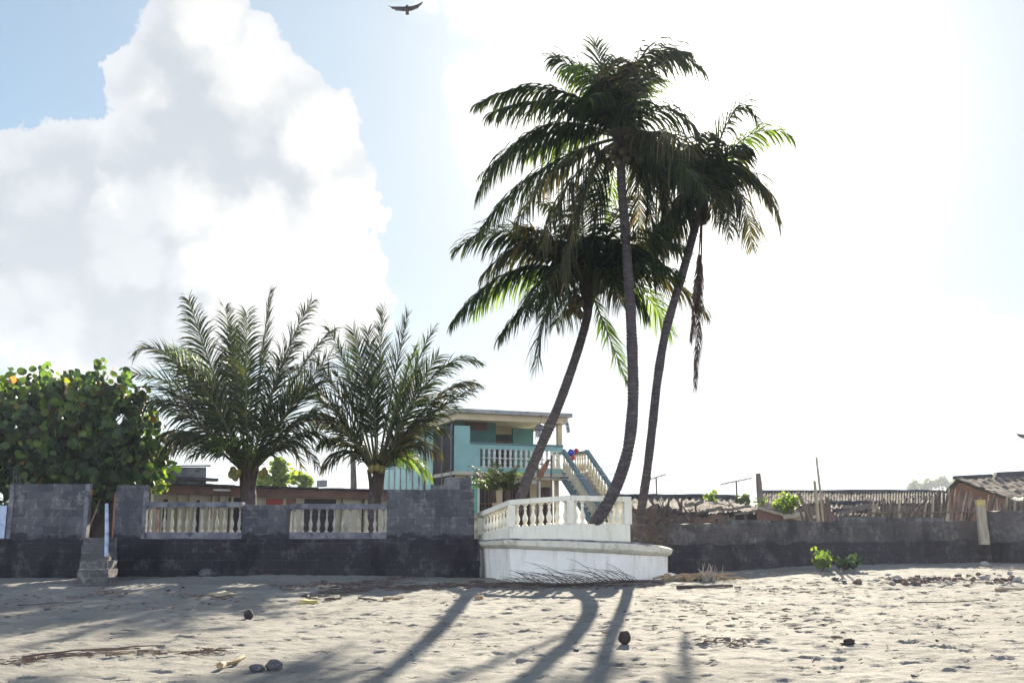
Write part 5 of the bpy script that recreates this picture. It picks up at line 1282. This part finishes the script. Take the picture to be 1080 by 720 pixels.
lump('smooth_stone', 'smaller left stone of the two grey stones near the bottom edge', 'stone', 271, 707, (0.075, 0.06, 0.04), 'stone', 4)
lump('dark_stone', 'flat black stone on the open sand right of the coconut', 'stone', 895, 681, (0.085, 0.06, 0.045), 'nutshell', 5, 0.7)
lump('dark_stone', 'black lumpy stone at the foot of the left wall', 'stone', 218, 608, (0.22, 0.12, 0.1), 'stone', 6, 0.7)
lump('pale_leaf_clump', 'pale greenish husk lying in a light patch below the wall', 'husk', 234, 628, (0.2, 0.35, 0.05), 'palewood', 7, 0.6)
lump('plastic_scrap', 'crumpled faded yellow scrap on the sunlit sand left of the terrace', 'scrap', 325, 636, (0.16, 0.08, 0.035), 'yellow', 8, 1.3)
lump('brown_husk', 'brown husk on the sand at the terrace shadow edge', 'husk', 505, 632, (0.07, 0.05, 0.05), 'tan', 9, 0.8)
lump('white_shell', 'small white shell on the sand near the left edge', 'shell', 21, 664, (0.04, 0.03, 0.015), 'palestone', 10)
for i, (x, y) in enumerate(((187, 602), (192, 602), (197, 603.5))):
    lump('white_can', ['leftmost white scrap at the left wall foot', 'middle white scrap of three at the left wall foot', 'rightmost white scrap of three at the wall foot'][i], 'scrap', x, y, (0.035, 0.03, 0.05), 'whitep', 11+i, 0.8, 'white scraps at the left wall foot')
def stick(label, x0, y0, x1, y1, r, mat, name='driftwood_stick', cat='stick', group=None, lift=0.02, seed=0):
    a, b_ = G(x0, y0), G(x1, y1); R = random.Random(seed); n = 5
    pts = [a.lerp(b_, i/n)+Vector((R.gauss(0, 0.02), R.gauss(0, 0.02), lift+R.uniform(0, 0.02))) for i in range(n+1)]
    pts = [Vector((p.x, p.y, max(p.z, gz(p.x, p.y)+r*0.6))) for p in pts]
    mb = MB(); mb.tube(pts, [r*R.uniform(0.75, 1.1)*(1-0.08*i) for i in range(n+1)], 6)
    return tag(mb.build(name, mat, None, loc=a), label, cat, group)
stick('short thick tan stick left of the two grey stones', 228, 706, 258, 696, 0.035, 'tan', seed=1)
stick('long dark plank edge lying right of the terrace foot', 712, 621, 770, 619, 0.05, 'drift', 'driftwood_plank', 'plank', seed=2)
stick('pale reddish stick right of the terrace plank', 748, 609, 787, 611, 0.03, 'rubble', seed=3)
stick('pale stick lying on the sunlit sand left of the terrace', 404, 633, 424, 632, 0.03, 'tan', seed=4)
stick('brown stick below the dark debris left of centre', 344, 634, 360, 632.5, 0.03, 'drift', seed=5)
stick('curved brown stick under the middle of the left wall', 378, 632, 398, 634.5, 0.02, 'drift', seed=6)
stick('thin dark twig standing out on the sand right of the terrace', 958, 637, 1036, 635, 0.011, 'drift', seed=7)
stick('tan stick across the pebbles at the far right edge', 1050, 623, 1082, 622, 0.03, 'tan', seed=8)
stick('long grey branch lying at the bottom left strand line', 25, 695, 92, 687, 0.014, 'drift', seed=9)
stick('long tan branch in the strand line left of the stones', 88, 689, 176, 683, 0.012, 'rubble', seed=10)
stick('thin branch continuing the strand line towards the stones', 110, 692, 205, 690, 0.009, 'tan', seed=11)
stick('twig lying across the shaded sand below the block steps', 20, 640, 86, 636, 0.014, 'drift', seed=12)
# dry branch cluster at terrace right
R = random.Random(23); c = G(748, 613)
mb = MB()
for k in range(26):
    a = R.uniform(-0.7, 0.7); d = Vector((math.sin(a), R.gauss(0, 0.2), math.cos(a))).normalized()*R.uniform(0.2, 0.42); r = R.uniform(0.008, 0.018); q = c+Vector((R.gauss(0, 0.12), R.gauss(0, 0.1), 0))
    mb.tube([q, q+d*0.5+Vector((R.gauss(0, .03), 0, 0)), q+d], [r, r, r*0.4], 5)
tag(mb.build('dry_bush', 'paledrift', None, loc=c), 'dry upright cluster of pale dead twigs right of the terrace foot', 'dead bush')
mb = MB(); c = G(728, 612)
for k in range(34):
    q = c+Vector((R.gauss(0, 0.3), R.gauss(0, 0.15), R.uniform(0, 0.08))); a = R.uniform(-0.6, 0.6); d = Vector((math.cos(a), math.sin(a), R.uniform(-0.05, 0.35)))*R.uniform(0.2, 0.55); r = R.uniform(0.012, 0.03)
    mb.tube([q, q+d*0.5+Vector((0, 0, 0.04)), q+d], [r, r, r*0.5], 5)
for k in range(7): mb.blob(c+Vector((R.gauss(0, 0.3), R.gauss(0, 0.1), 0.06)), (0.12, 0.08, 0.08), k, 9, 6, 0.9)
tag(mb.build('husk_heap', 'tan', None, loc=c), 'heap of brown palm husks and broken branches at terrace right foot', 'husk heap')
# seaweed and twig litter, one mass per strand line
def litter(label, boxes, n, seed, mat='drift', rmax=0.012, lmx=0.22):
    R = random.Random(seed); mb = MB(); first = None
    for _ in range(n):
        x0, y0, x1, y1, sp_ = R.choice(boxes); s = R.random()
        g = G(x0+(x1-x0)*s+R.gauss(0, sp_*3), y0+(y1-y0)*s+R.gauss(0, sp_*0.5)); a = R.gauss(0, 0.5) if R.random() < 0.7 else R.uniform(0, 3); ln = R.uniform(0.04, lmx); d = Vector((math.cos(a), math.sin(a), 0))*ln
        r = rmax*(0.22+0.78*R.random()**3); g.z += r+0.012
        if first is None: first = g.copy()
        mb.tube([g, g+d*0.5+Vector((R.gauss(0, 0.02), R.gauss(0, 0.02), R.uniform(0, 0.012))), g+d+Vector((0, 0, R.uniform(0, 0.01)))], [r, r*1.2, r*0.6], 4)
    tag(mb.build('twig_litter', mat, None, loc=first), label, 'litter', kind='stuff')
litter('dark line of seaweed and twigs washed up below the left wall', [(290, 620, 430, 612, 3), (330, 628, 400, 618, 4), (420, 622, 500, 616, 3)], 380, 1, rmax=0.02, lmx=0.4)
litter('strand line of dry twigs across the lower left sand', [(40, 693, 150, 690, 2), (100, 688, 205, 690, 3), (0, 700, 60, 692, 3), (190, 690, 225, 686, 3)], 170, 2, 'rubble', 0.009, 0.26)
litter('reddish dead leaves scattered on shaded sand below the block steps', [(10, 632, 130, 628, 4), (90, 628, 125, 625, 3), (180, 626, 240, 634, 4), (0, 645, 200, 640, 8)], 150, 3, 'rubble', 0.014, 0.14)
litter('brown twigs strewn over the sunlit sand at right', [(850, 617, 1080, 610, 3), (930, 612, 1080, 612, 3), (760, 620, 900, 625, 5), (740, 675, 780, 680, 5), (640, 665, 1060, 650, 16), (700, 640, 900, 668, 10)], 420, 4, 'rubble', 0.012, 0.16)
litter('small dark bits of debris dotted over the whole open beach', [(0, 650, 1080, 645, 40), (300, 690, 1080, 690, 35)], 260, 5, 'drift', 0.007, 0.07)
litter('twigs gathered against the foot of the right sea wall', [(1020, 598, 1080, 600, 3), (780, 606, 870, 604, 2), (1050, 600, 1080, 599, 2)], 130, 6, 'paledrift', 0.014, 0.25)
litter('dry husk fibres lying under the fallen frond by the terrace', [(500, 620, 700, 618, 3), (515, 618, 560, 617, 2)], 380, 7, 'drift', 0.014, 0.3)
# rubble stones on the right (individual)
R = random.Random(55)
def rubble_mesh(seed, mat):
    mb = MB(); mb.blob((0, 0, 0.25), (0.5, 0.42, 0.36), seed, 8, 6, 0.8); o = mb.build('rubble_stone', mat, smooth=False); me = o.data; bpy.data.objects.remove(o); return me
RM = [(rubble_mesh(i, m_), c_) for i, (m_, c_) in enumerate((('stone', 'dark'), ('rubble', 'brown'), ('rubble', 'brown'), ('palestone', 'pale'), ('paledrift', 'pale')))]
zones = [(865, 612, 905, 612, 5), (930, 613, 1010, 612, 6), (1005, 612, 1080, 611, 8), (985, 610, 1015, 616, 4)]
for k in range(80):
    z_ = R.choice(zones[1:3] if k > 8 else zones); s = R.random(); g = G(z_[0]+(z_[2]-z_[0])*s, z_[1]+R.gauss(0, z_[4]*0.45)); me, cc = R.choice(RM)
    sc_ = R.uniform(0.05, 0.19); o = put_mesh('rubble_stone', me, None, g, (sc_*R.uniform(0.8, 1.4), sc_, sc_*R.uniform(0.6, 1)), (0, 0, R.uniform(0, 6)))
    tag(o, {'dark': 'dark grey stone in the band of rubble on the far right sand', 'brown': 'brown stone in the band of rubble on the far right sand', 'pale': 'pale stone in the band of rubble on the far right sand'}[cc], 'stone', 'rubble stones on the right sand')
for k in range(26):
    g = G(R.uniform(560, 1070), R.uniform(628, 715)); me, cc = R.choice(RM[:2]); sc_ = R.uniform(0.03, 0.075)
    o = put_mesh('pebble', me, None, g, (sc_*1.4, sc_, sc_*0.7), (0, 0, R.uniform(0, 6))); tag(o, 'small dark pebble lying alone on the open sunlit sand', 'pebble', 'pebbles on the open sand')
for k in range(14):
    g = G(R.uniform(0, 500), R.uniform(612, 645)); me, cc = RM[0]; sc_ = R.uniform(0.04, 0.1)
    o = put_mesh('pebble', me, None, g, (sc_*1.4, sc_, sc_*0.7), (0, 0, R.uniform(0, 6))); tag(o, 'small dark pebble in the shade below the left wall', 'pebble', 'pebbles below the left wall')
# sea grape seedling at the right wall foot
def seedling(label, px, py, n, h, mat, seed, spread=0.5):
    R = random.Random(seed); g = G(px, py); t = thing('sea_grape_seedling', label, 'plant', g); st_ = MB(); lf = MB()
    for k in range(n):
        a = R.uniform(0, 2*PI); d = Vector((math.cos(a)*spread*R.uniform(0.3, 1), math.sin(a)*spread*R.uniform(0.2, 0.7), h*R.uniform(0.5, 1.05)))
        st_.tube([g, g+d*0.5+Vector((0, 0, 0.06)), g+d], [0.012, 0.01, 0.006], 5)
        for j in range(11):
            q = g+d*(0.3+0.7*j/10); an = j*2.4+R.random(); round_leaf(lf, q+Vector((math.cos(an), math.sin(an), 0.1))*0.06, 0.055*R.uniform(0.7, 1.3), Vector((math.cos(an), math.sin(an)-0.4, R.uniform(0, 1))))
    st_.build('stems', 'rubble', t); lf.build('leaves', mat, t)
seedling('bright lime green seedling at the foot of the right sea wall', 868, 602, 9, 0.52, 'lime', 1, 0.28)
seedling('darker bushy seedling right beside the lime green one at wall foot', 891, 602, 14, 0.42, 'grape', 2, 0.5)

# ------------------------------------------------------------------ world, sun, camera
W = bpy.data.worlds.new('World'); bpy.context.scene.world = W; W.use_nodes = True
nt = NT(W.node_tree)
SK = 0.05
wo = nt.n('ShaderNodeOutputWorld'); bg = nt.n('ShaderNodeBackground'); bg.inputs[1].default_value = SK
nt.t.links.new(bg.outputs[0], wo.inputs[0])
sky = nt.n('ShaderNodeTexSky'); sky.sky_type = 'NISHITA'; sky.sun_disc = False
sky.sun_elevation = SUN_EL; sky.sun_rotation = SUN_AZ; sky.air_density = 1.0; sky.dust_density = 0.3; sky.ozone_density = 3.0; sky.altitude = 0
K = 1.0/(SK*2**EXPO)                   # 1.0 on the display in sky units
tc = nt.n('ShaderNodeTexCoord'); dirv = nt.vm('NORMALIZE', tc.outputs['Generated'])
sep = nt.n('ShaderNodeSeparateXYZ', i_0=dirv)
az = nt.m('ARCTAN2', sep.outputs[0], sep.outputs[1]); el = nt.m('ARCSINE', sep.outputs[2])
pv = nt.n('ShaderNodeCombineXYZ', i_0=az, i_1=el, i_2=0.0).outputs[0]
def ae(px, py):
    r = ray(px, py).normalized(); return (math.atan2(r.x, r.y), math.asin(r.z), 0)
_, n1 = nt.noise(pv, 9, 9, 0.62)
_, n2 = nt.noise(pv, 30, 8, 0.6)
def dist(amp1, amp2):
    a = nt.vm('MULTIPLY', nt.vm('SUBTRACT', n1, (0.5, 0.5, 0.5)), (amp1, amp1, 0)); b_ = nt.vm('MULTIPLY', nt.vm('SUBTRACT', n2, (0.5, 0.5, 0.5)), (amp2, amp2, 0))
    return nt.vm('ADD', pv, nt.vm('ADD', a, b_))
pd = dist(0.07, 0.045)
def union(blobs, p, soft=True):
    cur = None
    for (x, y, r) in blobs:
        c_ = ae(x, y); d = nt.vm('DISTANCE', p, c_); v = nt.m('MULTIPLY_ADD', d, -1.0, r/F)
        cur = v if cur is None else nt.m('SMOOTH_MAX', cur, v, 0.006)
    return cur
vor = nt.n('ShaderNodeTexVoronoi', i_Vector=pd, i_Scale=24.0); vor.feature = 'SMOOTH_F1'; vor.inputs['Smoothness'].default_value = 0.3
vd = vor.outputs['Distance']
big = union([(205, 25, 58), (185, 55, 52), (150, 85, 42), (250, 85, 72), (215, 120, 85), (330, 130, 58), (310, 190, 90), (200, 200, 100), (350, 250, 66), (345, 310, 72), (70, 185, 62), (25, 215, 62), (110, 255, 105), (45, 290, 82), (240, 290, 115), (120, 330, 60), (20, 160, 25), (380, 300, 40), (300, 330, 75)], pd)
big2 = nt.m('SUBTRACT', big, nt.m('MULTIPLY', nt.m('SUBTRACT', vd, 0.35), 0.016))
mbig = nt.ss(big2, -0.001, 0.0035)
small = union([(500, 100, 34), (520, 140, 50), (560, 120, 52), (600, 160, 60), (500, -2, 45), (445, 5, 16), (-4, 369, 17), (30, 402, 32), (85, 408, 40), (105, 380, 10), (1000, 375, 60), (1060, 400, 60), (950, 400, 40), (830, 30, 50), (900, 5, 60)], pd)
msm = nt.ss(small, -0.008, 0.022)
lit = union([(210, 222, 36), (262, 262, 68), (330, 300, 88), (370, 230, 58), (345, 140, 50), (265, 75, 50), (215, 18, 40), (110, 205, 9), (104, 190, 8), (120, 217, 8), (160, 95, 24), (290, 330, 70), (360, 340, 60)], dist(0.06, 0.05))
mlit = nt.ss(nt.m('SUBTRACT', lit, nt.m('MULTIPLY', nt.m('SUBTRACT', vd, 0.35), 0.02)), -0.012, 0.020)
f5, _ = nt.noise(pv, 7, 5, 0.55)
shade = nt.mix(nt.ss(nt.m('ADD', f5, nt.m('MULTIPLY', nt.m('SUBTRACT', 0.4, vd), 0.55)), 0.38, 0.66), (0.61*K, 0.67*K, 0.73*K, 1), (0.77*K, 0.815*K, 0.855*K, 1))
# rim of the big cloud is brighter where it thins
rim = nt.ss(big2, 0.03, 0.0)
shade = nt.mix(nt.m('MULTIPLY', rim, 0.6), shade, (0.88*K, 0.91*K, 0.95*K, 1))
ccol = nt.mix(nt.m('MULTIPLY', mlit, 0.85), shade, (1.0*K, 1.0*K, 0.98*K, 1))
# glow around the sun, painted into the sky colour by angle
sd_ = nt.vm('DOT_PRODUCT', dirv, tuple(SUN)); ang = nt.m('ARCCOSINE', sd_)
glow = nt.m('POWER', 2.718, nt.m('MULTIPLY', ang, -3.6))
glow2 = nt.m('POWER', 2.718, nt.m('MULTIPLY', ang, -14.0))
base = sky.outputs[0]
hz = nt.ss(el, 0.30, 0.0)
front = nt.ss(ang, 1.3, 0.35)
base = nt.mix(1.0, base, (0.50, 0.63, 0.60, 1), 'MULTIPLY')
gA = nt.m('MULTIPLY', nt.m('POWER', 2.718, nt.m('MULTIPLY', ang, -2.5)), 1.9, clamp=True)
base = nt.mix(gA, base, (0.66*K, 0.765*K, 0.865*K, 1))
base = nt.mix(nt.m('MULTIPLY', nt.m('POWER', 2.718, nt.m('MULTIPLY', ang, -16.0)), 9.0, clamp=True), base, (1.1*K, 1.1*K, 1.07*K, 1))
base = nt.mix(nt.m('MULTIPLY', nt.m('MULTIPLY', hz, front), 0.75), base, (0.90*K, 0.925*K, 0.93*K, 1))
# unseen clouds added behind the camera, low and extra bright, to fill the shaded terrace
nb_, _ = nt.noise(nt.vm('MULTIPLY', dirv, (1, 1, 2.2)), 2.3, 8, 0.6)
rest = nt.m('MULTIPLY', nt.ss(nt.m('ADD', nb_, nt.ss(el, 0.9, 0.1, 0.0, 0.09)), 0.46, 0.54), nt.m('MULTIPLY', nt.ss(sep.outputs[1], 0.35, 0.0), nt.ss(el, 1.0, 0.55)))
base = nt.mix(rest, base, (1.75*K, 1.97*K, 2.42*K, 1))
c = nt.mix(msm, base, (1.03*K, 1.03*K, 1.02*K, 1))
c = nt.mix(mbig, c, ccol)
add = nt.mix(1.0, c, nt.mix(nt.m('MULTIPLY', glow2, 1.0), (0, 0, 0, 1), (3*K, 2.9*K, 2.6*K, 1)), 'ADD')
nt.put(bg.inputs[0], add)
W.cycles.sampling_method = 'MANUAL'; W.cycles.sample_map_resolution = 512

sl = bpy.data.lights.new('sun', 'SUN'); sl.energy = 5.0; sl.angle = math.radians(0.55); sl.color = (1.0, 0.885, 0.70)
so = bpy.data.objects.new('sun', sl); C.objects.link(so); so.location = (10, 20, 20)
so.rotation_euler = (-SUN).to_track_quat('-Z', 'Y').to_euler()

cam = bpy.data.cameras.new('camera'); co = bpy.data.objects.new('camera', cam); C.objects.link(co)
cam.sensor_width = 36; cam.lens = 36*F/1080; cam.clip_start = 0.1; cam.clip_end = 12000
co.location = (0, 0, EYE); co.rotation_euler = (PI/2+TH, 0, 0)
sc = bpy.context.scene; sc.camera = co
sc.view_settings.view_transform = 'Standard'; sc.view_settings.look = 'None'; sc.view_settings.exposure = EXPO; sc.view_settings.gamma = 1
sc.view_settings.use_curve_mapping = False
sc.cycles.max_bounces = 6; sc.cycles.diffuse_bounces = 3; sc.cycles.glossy_bounces = 2; sc.cycles.transmission_bounces = 3; sc.cycles.volume_bounces = 0
sc.cycles.use_denoising = True
sc.render.resolution_x = 1024; sc.render.resolution_y = 682

# thin sea haze
mb = MB(); mb.box(-420, 420, -12, 460, -4, 32); hzo = mb.build('haze', 'sand'); hzo.data.materials.clear()
hm = bpy.data.materials.new('haze'); hm.use_nodes = True; hn = NT(hm.node_tree)
ho = hn.n('ShaderNodeOutputMaterial'); hv = hn.n('ShaderNodeVolumePrincipled'); hv.inputs['Color'].default_value = (0.80, 0.86, 1.0, 1); hv.inputs['Density'].default_value = 0.0006; hv.inputs['Anisotropy'].default_value = 0.2
hn.t.links.new(hv.outputs[0], ho.inputs['Volume']); hzo.data.materials.append(hm); hzo['kind'] = 'stuff'
